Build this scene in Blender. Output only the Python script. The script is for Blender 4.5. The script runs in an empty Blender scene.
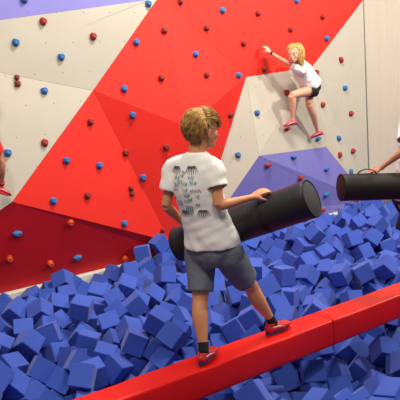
import bpy, bmesh, math, random
from mathutils import Vector, Matrix, Euler, noise
from mathutils.bvhtree import BVHTree
PI = math.pi
random.seed(11)
SC = bpy.context.scene
COL = SC.collection

# ---------------------------------------------------------------- camera
H = 2.0                       # camera height above the surface of the foam pit
PITCH, ROLL, TH, FPX = 0.174, 0.076, 0.973, 640.0
cam_data = bpy.data.cameras.new('camera')
cam_data.sensor_width = 36.0
cam_data.lens = 36.0 * FPX / 400.0
cam_data.clip_start = 0.05
cam_data.clip_end = 200
cam = bpy.data.objects.new('camera', cam_data)
COL.objects.link(cam)
cam.matrix_world = Matrix.Translation((0, 0, H)) @ Matrix.Rotation(PI/2 - PITCH, 4, 'X') @ Matrix.Rotation(-ROLL, 4, 'Z')
SC.camera = cam

# ---------------------------------------------------------------- world, lamps, exposure
world = bpy.data.worlds.new('gym_air')
SC.world = world
world.use_nodes = True
bgn = world.node_tree.nodes['Background']
bgn.inputs[0].default_value = (1.0, 0.93, 0.84, 1)
bgn.inputs[1].default_value = 0.20
PHI = PI/2 - TH
U = Vector((math.cos(PHI), math.sin(PHI), 0))      # along the beam and the wall, to the right and away
N = Vector((-math.sin(PHI), math.cos(PHI), 0))     # across the pit, towards the wall
def W(s, t, z): return U*s + N*t + Vector((0, 0, z))
def lamp(s, t, z, power, size, aim, col=(1, .93, .82)):
    ld = bpy.data.lights.new('ceiling_or_added_lamp', 'AREA')
    ld.energy = power; ld.shape = 'RECTANGLE'; ld.size = size[0]; ld.size_y = size[1]; ld.color = col
    o = bpy.data.objects.new('ceiling_or_added_lamp', ld); COL.objects.link(o)
    o.location = W(s, t, z)
    d = (W(*aim) - o.location)
    o.rotation_euler = d.to_track_quat('-Z', 'Y').to_euler()
lamp(8.1, 1.0, 4.5, 270, (.3, .3), (6.0, 6.2, 1.2))
lamp(0.2, 2.6, 4.9, 90, (.4, .4), (2.4, 6.2, 1.2))
lamp(4.2, 4.0, 5.8, 335, (1.6, .8), (4.2, 4.6, 0))
lamp(1.6, 0.2, 5.6, 105, (1.2, 1.2), (3.0, 4.0, .8))
lamp(9.0, 2.6, 5.2, 110, (.8, .8), (8.8, 6.2, 2.0))  # added lamp with no known source, brightens the curtain
SC.view_settings.view_transform = 'Standard'
SC.view_settings.look = 'None'
SC.view_settings.gamma = 1
SC.view_settings.use_curve_mapping = False
SC.view_settings.exposure = -0.04

# ---------------------------------------------------------------- measuring helpers (camera rays to real points)
_c, _s, _cr, _sr = math.cos(PITCH), math.sin(PITCH), math.cos(ROLL), math.sin(ROLL)
def ray(x, y):
    X = x - 200; Y = 200 - y
    xr = X*_cr + Y*_sr; up = -X*_sr + Y*_cr
    return Vector((xr, FPX*_c + up*_s, -FPX*_s + up*_c)) / FPX
EYE = Vector((0, 0, H))
def at(x, y, Y): d = ray(x, y); return EYE + d*(Y/d.y)          # the point at distance Y ahead
def atz(x, y, z): d = ray(x, y); return EYE + d*((z-H)/d.z)     # the point at height z
def att(x, y, t): d = ray(x, y); return EYE + d*(t/d.dot(N))    # the point at distance t across the pit
def loc3(P): return Vector((P.dot(U), P.dot(N), P.z))

# ---------------------------------------------------------------- materials
def lin(c):
    return tuple(((v/255)/12.92 if v/255 <= .04045 else ((v/255+.055)/1.055)**2.4) for v in c) + (1,)
def material(name, rgb, rough=.6, spec=.5, noise_amt=0.0, nscale=20, bump=0.0, bscale=200, sheen=0, sss=0, rgb2=None, coat=0):
    m = bpy.data.materials.new(name); m.use_nodes = True
    nt = m.node_tree; b = nt.nodes['Principled BSDF']
    b.inputs['Base Color'].default_value = lin(rgb)
    b.inputs['Roughness'].default_value = rough
    b.inputs['Specular IOR Level'].default_value = spec
    if sheen: b.inputs['Sheen Weight'].default_value = sheen
    if coat: b.inputs['Coat Weight'].default_value = coat; b.inputs['Coat Roughness'].default_value = .15
    if sss:
        b.inputs['Subsurface Weight'].default_value = sss
        b.inputs['Subsurface Radius'].default_value = (.012, .005, .003)
    tc = nt.nodes.new('ShaderNodeTexCoord')
    if noise_amt or rgb2:
        n = nt.nodes.new('ShaderNodeTexNoise'); n.inputs['Scale'].default_value = nscale; n.inputs['Detail'].default_value = 4
        nt.links.new(tc.outputs['Object'], n.inputs['Vector'])
        mx = nt.nodes.new('ShaderNodeMix'); mx.data_type = 'RGBA'
        a = lin(rgb); bb = lin(rgb2) if rgb2 else tuple(v*(1-noise_amt) for v in a[:3]) + (1,)
        mx.inputs[6].default_value = a; mx.inputs[7].default_value = bb
        r = nt.nodes.new('ShaderNodeMapRange'); r.inputs[1].default_value = .35; r.inputs[2].default_value = .65
        nt.links.new(n.outputs[0], r.inputs[0]); nt.links.new(r.outputs[0], mx.inputs[0]); nt.links.new(mx.outputs[2], b.inputs['Base Color'])
    if bump:
        n2 = nt.nodes.new('ShaderNodeTexNoise'); n2.inputs['Scale'].default_value = bscale; n2.inputs['Detail'].default_value = 3
        nt.links.new(tc.outputs['Object'], n2.inputs['Vector'])
        bp = nt.nodes.new('ShaderNodeBump'); bp.inputs['Strength'].default_value = bump; bp.inputs['Distance'].default_value = .004
        nt.links.new(n2.outputs[0], bp.inputs['Height']); nt.links.new(bp.outputs[0], b.inputs['Normal'])
    return m
def panel_material(name, rgb, rgb2=None):
    """painted climbing panel: fine sand texture, faint blotches and a grid of small bolt holes"""
    m = material(name, rgb, rough=.62, spec=.35, noise_amt=.05, nscale=2.2, bump=.25, bscale=260, rgb2=rgb2)
    nt = m.node_tree; b = nt.nodes['Principled BSDF']
    src = b.inputs['Base Color'].links[0].from_socket
    tc = nt.nodes.new('ShaderNodeTexCoord'); sp = nt.nodes.new('ShaderNodeSeparateXYZ')
    nt.links.new(tc.outputs['Object'], sp.inputs[0])
    cell = .30
    def mth(op, a, bv=None, c=None):
        n = nt.nodes.new('ShaderNodeMath'); n.operation = op
        for i, v in enumerate((a, bv, c)):
            if v is None: continue
            if isinstance(v, (int, float)): n.inputs[i].default_value = v
            else: nt.links.new(v, n.inputs[i])
        return n.outputs[0]
    row = mth('FLOOR', mth('DIVIDE', sp.outputs['Z'], cell))
    xs = mth('ADD', sp.outputs['X'], mth('MULTIPLY', mth('FLOORED_MODULO', row, 2.0), cell/2))
    fx = mth('SUBTRACT', mth('FLOORED_MODULO', xs, cell), cell/2)
    fz = mth('SUBTRACT', mth('FLOORED_MODULO', sp.outputs['Z'], cell), cell/2)
    d = mth('SQRT', mth('ADD', mth('MULTIPLY', fx, fx), mth('MULTIPLY', fz, fz)))
    hole = mth('LESS_THAN', d, .0075)
    mx = nt.nodes.new('ShaderNodeMix'); mx.data_type = 'RGBA'
    nt.links.new(mth('MULTIPLY', hole, .55), mx.inputs[0]); nt.links.new(src, mx.inputs[6]); mx.inputs[7].default_value = (.08, .06, .05, 1)
    nt.links.new(mx.outputs[2], b.inputs['Base Color'])
    return m
M = {}
M['grey'] = panel_material('grey_panel', (186, 179, 164))
M['red'] = panel_material('red_panel', (226, 38, 24))
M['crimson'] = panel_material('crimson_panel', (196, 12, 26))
M['purple'] = panel_material('purple_panel', (128, 124, 196))
M['gap'] = material('panel_edge', (150, 110, 96), .9)
M['white_board'] = material('white_board', (214, 208, 196), .6, noise_amt=.12, nscale=5)
M['plaster'] = material('plaster', (188, 182, 170), .8, noise_amt=.05, nscale=2)
M['floor'] = material('dark_floor', (22, 26, 44), .9)
M['foam'] = material('blue_foam', (58, 86, 180), .85, spec=.25, noise_amt=.07, nscale=9, bump=.3, bscale=300, sheen=.15)
M['foam_deep'] = M['foam']
M['vinyl'] = material('red_vinyl', (224, 20, 6), .38, spec=.32, noise_amt=.05, nscale=3, bump=.06, bscale=60)
M['seam_thread'] = material('seam_thread', (140, 10, 8), .7)
M['curtain'] = material('curtain_cloth', (240, 228, 212), .85, bump=.15, bscale=400)
M['hold_red'] = material('hold_red', (168, 44, 30), .7, noise_amt=.3, nscale=40, bump=.5, bscale=90)
M['hold_orange'] = material('hold_orange', (214, 72, 30), .7, noise_amt=.15, nscale=40, bump=.5, bscale=90)
M['hold_maroon'] = material('hold_maroon', (138, 44, 32), .7, noise_amt=.3, nscale=40, bump=.5, bscale=90)
M['hold_blue'] = material('hold_blue', (48, 112, 178), .7, noise_amt=.2, nscale=40, bump=.5, bscale=90)
M['bolt'] = material('dark_bolt', (50, 36, 32), .4)
M['skin'] = material('skin', (206, 139, 98), .52, spec=.35, noise_amt=.06, nscale=12, sss=.08)
M['skin_fair'] = material('skin_fair', (224, 164, 134), .52, spec=.35, noise_amt=.05, nscale=12, sss=.08)
M['skin_tan'] = material('skin_tan', (186, 122, 92), .52, spec=.35, noise_amt=.05, nscale=12, sss=.08)
M['shirt'] = material('white_cotton', (238, 234, 228), .85, spec=.2, bump=.12, bscale=500)
M['denim'] = material('dark_grey_cotton', (112, 117, 128), .85, spec=.2, rgb2=(94, 99, 112), nscale=180, bump=.3, bscale=350)
M['black_cloth'] = material('black_cloth', (22, 22, 26), .8)
M['red_cloth'] = material('red_cloth', (200, 30, 26), .8)
M['sock'] = material('black_sock', (16, 16, 18), .9)
M['shoe'] = material('red_shoe', (206, 30, 26), .5, noise_amt=.1, nscale=40)
M['shoe_pink'] = material('pink_red_shoe', (216, 44, 52), .5)
M['sole'] = material('blue_sole', (38, 44, 110), .5)
M['white_trim'] = material('white_trim', (225, 215, 210), .5)
M['hair_sandy'] = material('sandy_hair', (200, 156, 86), .5, spec=.3, rgb2=(138, 98, 50), nscale=34)
M['hair_blond'] = material('blond_hair', (226, 184, 110), .45, spec=.4, rgb2=(178, 132, 68), nscale=55)
M['hair_brown'] = material('brown_hair', (70, 44, 30), .5)
M['bag'] = material('black_vinyl', (26, 24, 25), .5, spec=.5, bump=.15, bscale=90)
M['bag_brown'] = material('dark_brown_vinyl', (34, 25, 25), .6, spec=.3, bump=.15, bscale=90)
M['bag_end'] = material('black_mesh_end', (44, 42, 43), .7, bump=.3, bscale=400)
M['strap'] = material('black_webbing', (12, 12, 13), .8)
M['eye_white'] = material('eye_white', (235, 230, 225), .3)
M['iris'] = material('iris', (50, 42, 38), .3)
M['lip'] = material('lip', (190, 92, 84), .45)
M['teeth'] = material('teeth', (240, 236, 226), .3)
M['ink_grey'] = material('ink_grey', (92, 80, 82), .8)
M['ink_teal'] = material('ink_teal', (96, 164, 170), .8)
M['ink_purple'] = material('ink_purple', (150, 62, 160), .8)
M['ink_green'] = material('ink_green', (96, 150, 124), .8)

# ---------------------------------------------------------------- object helpers
def mk(name, bm, mat, parent=None, org=None, smooth=True, kind=None):
    """link bm (world coordinates) as one mesh object; org is the origin of its thing"""
    org = Vector(org) if org is not None else Vector((0, 0, 0))
    for v in bm.verts: v.co -= org
    me = bpy.data.meshes.new(name)
    bm.normal_update()
    bm.to_mesh(me); bm.free()
    mats = mat if isinstance(mat, (list, tuple)) else [mat]
    for q in mats: me.materials.append(q)
    if smooth:
        for p in me.polygons: p.use_smooth = True
    o = bpy.data.objects.new(name, me); COL.objects.link(o)
    if parent is not None: o.parent = parent
    else: o.location = org
    if kind: o['kind'] = kind
    return o
def thing(name, label, cat, org, group=None):
    o = bpy.data.objects.new(name, None); COL.objects.link(o); o.location = org
    o.empty_display_size = .1
    tag(o, label, cat, group); return o
def tag(o, label, cat, group=None):
    o['label'] = label; o['category'] = cat
    if group: o['group'] = group
    return o

def crom(a, b, c, d, t):
    return .5*((2*b) + (c-a)*t + (2*a-5*b+4*c-d)*t*t + (3*b-a-3*c+d)*t**3)
def loft(bm, pts, rads, w=(1, 0, 0), n=16, sub=4, cap=.5, close=True):
    """a closed tapering limb through pts; rads = radius or (along w, across)"""
    pts = [Vector(p) for p in pts]
    rads = [(r, r) if isinstance(r, (int, float)) else r for r in rads]
    P, R = [], []
    m = len(pts)
    for i in range(m-1):
        a, b, c, d = pts[max(i-1, 0)], pts[i], pts[i+1], pts[min(i+2, m-1)]
        ra, rb, rc, rd = rads[max(i-1, 0)], rads[i], rads[i+1], rads[min(i+2, m-1)]
        for k in range(sub):
            t = k/sub
            P.append(crom(a, b, c, d, t)); R.append((crom(ra[0], rb[0], rc[0], rd[0], t), crom(ra[1], rb[1], rc[1], rd[1], t)))
    P.append(pts[-1]); R.append(rads[-1])
    w = Vector(w).normalized()
    rings = []
    for i, p in enumerate(P):
        t = (P[min(i+1, len(P)-1)] - P[max(i-1, 0)])
        t = t.normalized() if t.length > 1e-9 else Vector((0, 0, 1))
        a = (w - t*w.dot(t))
        a = a.normalized() if a.length > 1e-4 else t.orthogonal().normalized()
        b = t.cross(a)
        rings.append([bm.verts.new(p + a*R[i][0]*math.cos(2*PI*k/n) + b*R[i][1]*math.sin(2*PI*k/n)) for k in range(n)])
        if i == 0: t0 = t
        t1 = t
    for r0, r1 in zip(rings, rings[1:]):
        for k in range(n): bm.faces.new((r0[k], r0[(k+1) % n], r1[(k+1) % n], r1[k]))
    if close:
        c0 = bm.verts.new(P[0] - t0*R[0][1]*cap); c1 = bm.verts.new(P[-1] + t1*R[-1][1]*cap)
        for k in range(n):
            bm.faces.new((c0, rings[0][(k+1) % n], rings[0][k])); bm.faces.new((c1, rings[-1][k], rings[-1][(k+1) % n]))
    return rings
def ellipsoid(bm, c, rx, ry, rz, X=(1, 0, 0), Y=(0, 1, 0), Z=(0, 0, 1), sub=3):
    R = Matrix((Vector(X).normalized(), Vector(Y).normalized(), Vector(Z).normalized())).transposed()
    mt = Matrix.Translation(c) @ R.to_4x4() @ Matrix.Diagonal((rx, ry, rz, 1))
    bmesh.ops.create_icosphere(bm, subdivisions=sub, radius=1, matrix=mt)
def box(bm, c, sx, sy, sz, rot=None):
    mt = Matrix.Translation(c) @ (rot if rot is not None else Matrix.Identity(4)) @ Matrix.Diagonal((sx, sy, sz, 1))
    return bmesh.ops.create_cube(bm, size=1, matrix=mt)['verts']
def remesh(bm, voxel, smooth=4, hems=(), thick=0):
    """union of the overlapping limbs as one continuous surface; hems = open ends (centre, direction, radius)"""
    me = bpy.data.meshes.new('tmp'); bm.to_mesh(me); bm.free()
    o = bpy.data.objects.new('tmp', me); COL.objects.link(o)
    md = o.modifiers.new('r', 'REMESH'); md.mode = 'VOXEL'; md.voxel_size = voxel
    if smooth:
        ms = o.modifiers.new('s', 'SMOOTH'); ms.factor = .5; ms.iterations = smooth
    dg = bpy.context.evaluated_depsgraph_get(); dg.update()
    res = bpy.data.meshes.new_from_object(o.evaluated_get(dg))
    bpy.data.objects.remove(o); bpy.data.meshes.remove(me)
    b2 = bmesh.new(); b2.from_mesh(res); bpy.data.meshes.remove(res)
    b2.normal_update()
    if hems:
        kill = []
        for f in b2.faces:
            c = f.calc_center_median()
            for hc, hd, hr in hems:
                if f.normal.dot(hd) > .72 and (c-hc).length < hr: kill.append(f); break
        bmesh.ops.delete(b2, geom=kill, context='FACES')
    return b2

# ================================================================ the setting: floor, climbing wall, plinth
TW = 6.4
RZ = Matrix.Rotation(PHI, 4, 'Z')
def mk_local(name, bm, mats, kind=None, parent=None, smooth=False):
    """mesh given in the frame (along the wall, across the pit, up)"""
    o = mk(name, bm, mats, parent, None, smooth, kind)
    if parent is None: o.rotation_euler = (0, 0, PHI)
    return o
bm = bmesh.new(); box(bm, (4, 2.5, -.69), 16, 10.4, .1); mk_local('floor', bm, M['floor'], 'structure')

bm = bmesh.new(); box(bm, (-3.2, 2.5, 1.9), .2, 10.4, 5.4); mk_local('wall_left', bm, M['plaster'], 'structure')
bm = bmesh.new(); box(bm, (11.9, 2.5, 1.9), .2, 10.4, 5.4); mk_local('wall_right', bm, M['plaster'], 'structure')

V = {}
def wv(k, px, py, d): V[k] = loc3(att(px, py, TW-d))
wv('A', 160, -5, .12); wv('B', 93, 90.5, .12); wv('C', 12, 202, .34); wv('D', 187, 127, .30); wv('E', 246, 77, .10)
wv('F', 170, 241.5, .10); wv('G', 259, 156, .26); wv('H', 326, 147, .12); wv('I', 369, 200, .0); wv('J', 312, 67, .03)
wv('K', 359, 0, .0); wv('M', 194, 248, .0); wv('Q', 204, 236, .0); wv('S', 352, 204, .0)
wv('L0', -60, 28, .12); wv('L1', 150, 0, .12); wv('LW', -60, 61, .12); wv('LC', -60, 251, .28)
def onb(px, py): P = loc3(att(px, py, TW)); return Vector((P.x, TW, .085))
V['b0'] = onb(-60, 305); V['bF'] = onb(172, 253); V['bM'] = onb(196, 247); V['bQ'] = onb(206, 244); V['bS'] = onb(352, 206); V['bI'] = onb(369, 202)
# carry the pattern on to the left, and up to the top of the wall
def ext(a, b, s): t = (s - V[a].x)/(V[b].x - V[a].x); return V[a].lerp(V[b], t)
TOP = 4.6; SL = -.6; SR = V['I'].x
for q in ('I', 'K', 'bI'): V[q].x = SR
V['L0x'] = Vector((SL, TW-.12, V['L0'].z + .1)); V['LWx'] = Vector((SL, TW-.12, V['LW'].z + .25)); V['LCx'] = Vector((SL, TW-.2, V['LC'].z - .05)); V['b0x'] = Vector((SL, TW, .085))
V['K'].z += 0; V['KT'] = Vector((SR + .0, TW, TOP)); V['AT'] = Vector((V['A'].x + .9, TW-.05, TOP)); V['LT'] = Vector((V['L1'].x-.2, TW-.05, TOP)); V['L0T'] = Vector((SL, TW-.05, TOP))
panels = [
 ('grey', ['L0x', 'LWx', 'LW', 'L0']), ('grey', ['L0', 'LW', 'B', 'A', 'L1']),
 ('grey', ['LWx', 'LCx', 'LC', 'LW']), ('grey', ['LW', 'LC', 'C', 'B']),
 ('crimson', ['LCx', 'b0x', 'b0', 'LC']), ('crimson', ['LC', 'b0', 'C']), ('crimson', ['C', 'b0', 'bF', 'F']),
 ('red', ['B', 'C', 'F']), ('red', ['B', 'F', 'D']), ('red', ['A', 'B', 'D']), ('red', ['A', 'D', 'E']),
 ('red', ['D', 'F', 'M']), ('red', ['F', 'bF', 'bM', 'M']), ('red', ['D', 'M', 'E']),
 ('grey', ['E', 'M', 'Q', 'G']), ('grey', ['M', 'bM', 'bQ', 'Q']), ('grey', ['E', 'G', 'J']), ('grey', ['G', 'H', 'J']),
 ('grey', ['J', 'H', 'I', 'K']),
 ('purple', ['G', 'S', 'I', 'H']), ('purple', ['G', 'Q', 'bQ', 'bS', 'S']), ('purple', ['S', 'bS', 'bI', 'I']),
 ('red', ['A', 'E', 'K']), ('red', ['E', 'J', 'K']), ('red', ['A', 'K', 'KT', 'AT']),
 ('purple', ['L1', 'A', 'AT', 'LT']), ('purple', ['L0', 'L1', 'LT', 'L0T']), ('purple', ['L0x', 'L0', 'L0T']),
]
order = ['grey', 'red', 'crimson', 'purple', 'gap', 'white_board']
bm = bmesh.new(); backs = bmesh.new()
FACETS = []
for mat, ks in panels:
    P = [V[k] for k in ks]
    c = sum(P, Vector())/len(P)
    for tri in [(0, i, i+1) for i in range(1, len(P)-1)]:
        FACETS.append([P[i].copy() for i in tri])
    # front face shrunk by a hair so that the joints show, its rim going back into the wall
    g = .0011
    Q = []
    for i, p in enumerate(P):
        e0 = (P[i-1]-p).normalized(); e1 = (P[(i+1) % len(P)]-p).normalized()
        b = (e0+e1); sn = max(e0.cross(e1).length, .15)
        Q.append(p + b*(g/sn))
    f = [bm.verts.new(p) for p in Q]; r = [bm.verts.new(p + Vector((0, .03, 0))) for p in P]
    def tryf(vs, mi):
        try: fc = bm.faces.new(vs); fc.material_index = mi
        except ValueError: pass
    c0 = bm.verts.new(sum(Q, Vector())/len(Q)) if len(P) > 4 else None
    if c0 is not None:
        for i in range(len(f)): tryf((f[i], f[(i+1) % len(f)], c0), order.index(mat))
    elif len(P) == 4:
        tryf((f[0], f[1], f[2]), order.index(mat)); tryf((f[0], f[2], f[3]), order.index(mat))
    else: tryf(f, order.index(mat))
    for i in range(len(f)): tryf((f[i], r[i], r[(i+1) % len(f)], f[(i+1) % len(f)]), 4)
    for i in range(1, len(r)-1): tryf((r[0], r[i], r[i+1]), 4)
box(bm, ((SL+SR)/2, TW+.12, (TOP-.6)/2), SR-SL, .16, TOP+.6)
for f in bm.faces:
    if len(f.verts) == 4 and f.calc_center_median().y > TW+.035: f.material_index = 5
bmesh.ops.recalc_face_normals(bm, faces=bm.faces)
wall = mk_local('wall_back', bm, [M[k] for k in order], 'structure')
wall_tree = BVHTree.FromPolygons([v for t in FACETS for v in t], [(3*i, 3*i+1, 3*i+2) for i in range(len(FACETS))])
bm = bmesh.new(); box(bm, ((SL+SR)/2, TW-.035, -.28), SR-SL, .09, .72)
bmesh.ops.bevel(bm, geom=bm.edges[:], offset=.006, segments=1, affect='EDGES')
mk_local('trim_1', bm, M['white_board'], 'structure')

# white curtain hanging past the end of the wall
bm = bmesh.new()
p0 = W(SR-.004, TW-.006, 0); dirc = Vector((.93, .36, 0)).normalized(); side = Vector((-dirc.y, dirc.x, 0))
nx, nz = 260, 24; LEN = 3.4; grid = []
for i in range(nx+1):
    a = i/nx*LEN; col = []
    for k in range(nz+1):
        z = .02 + (4.7-.02)*k/nz
        top = k/nz
        aa = a + .04*noise.noise(Vector((a*2, top*1.2, 3)))
        y = .008*math.sin(aa*2*PI/.16 + 1.5*noise.noise(Vector((a*1.5, top*.6, 0)))) + .003*math.sin(aa*2*PI/.071) * (.3+.7*top) + .03*noise.noise(Vector((a*3, top*.9, 5)))
        y *= min(1, a*3)
        lean = (-.10*(1-top))          # the cloth hangs slightly out at its foot
        col.append(bm.verts.new(p0 + dirc*(a-lean*.2) + side*y + Vector((0, 0, z))))
    grid.append(col)
for i in range(nx):
    for k in range(nz): bm.faces.new((grid[i][k], grid[i+1][k], grid[i+1][k+1], grid[i][k+1]))
bmesh.ops.solidify(bm, geom=bm.faces[:], thickness=.003)
cur = mk('curtain', bm, M['curtain'], None, p0)
tag(cur, 'white cloth curtain hanging in long folds beside the right end of the climbing wall', 'curtain')

# ================================================================ the red padded beam across the pit
BT0, BT1, BZ0, BZ1 = 3.086, 3.294, .105, .30
BS0, BS1 = .2, 8.4
beam_org = W((BS0+BS1)/2, (BT0+BT1)/2, BZ0)
beam = thing('balance_beam', 'long red padded vinyl balance beam spanning the pit of blue foam', 'balance beam', beam_org)
feet_s = [(atz(206, 361, BZ1)), (atz(279, 331, BZ1)), atz(419, 278, BZ1), atz(450, 266, BZ1)]
bm = bmesh.new(); ns = 420; prof = []
r = .018
def rr(cx, cz, a0, a1, n=5): return [(cx + r*math.cos(a0+(a1-a0)*i/n), cz + r*math.sin(a0+(a1-a0)*i/n)) for i in range(n+1)]
prof += rr(BT1-r, BZ1-r, 0, PI/2)
prof += [(BT1 + (BT0-BT1)*k/8, BZ1) for k in range(1, 8)]
prof += rr(BT0+r, BZ1-r, PI/2, PI)
prof += [(BT0, BZ1 + (BZ0-BZ1)*k/5) for k in range(1, 5)]
prof += rr(BT0+r, BZ0+r, PI, 1.5*PI) + rr(BT1-r, BZ0+r, 1.5*PI, 2*PI)
rings = []
seams = [loc3(atz(331, 319, BZ1)).x, loc3(atz(331, 319, BZ1)).x - 2.45, loc3(atz(331, 319, BZ1)).x + 2.45]
for i in range(ns+1):
    s = BS0 + (BS1-BS0)*i/ns; rg = []
    for (t, z) in prof:
        P = W(s, t, z)
        dz = 0
        for fpt in feet_s:
            d2 = (P.xy-fpt.xy).length
            if z > BZ1-.03: dz -= .012*math.exp(-(d2/.085)**2)
        bulge = .005*math.sin((z-BZ0)/(BZ1-BZ0)*PI)
        for q in seams: bulge -= .006*math.exp(-((s-q)/.010)**2)
        ct = (BT0+BT1)/2
        wob = .003*noise.noise(Vector((s*4, t*9, z*9)))
        k = (t-ct)/abs(BT0-ct)
        P = P + N*(k*(bulge+wob)) + Vector((0, 0, dz + (wob if z > .2 else 0) - (.004 if z > .28 else 0)*sum(math.exp(-((s-q)/.010)**2) for q in seams)))
        rg.append(bm.verts.new(P))
    rings.append(rg)
for a, b in zip(rings, rings[1:]):
    for k in range(len(prof)): bm.faces.new((a[k], a[(k+1) % len(prof)], b[(k+1) % len(prof)], b[k]))
bm.faces.new(rings[0][::-1]); bm.faces.new(rings[-1])
bmesh.ops.recalc_face_normals(bm, faces=bm.faces)
mk('padding', bm, M['vinyl'], beam, beam_org)
for q in seams:
    bm = bmesh.new()
    vs = box(bm, W(q, (BT0+BT1)/2, (BZ0+BZ1)/2), .004, BT1-BT0+.001, BZ1-BZ0-.003, RZ)
    mk('seam', bm, M['seam_thread'], beam, beam_org, smooth=False)

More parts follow.
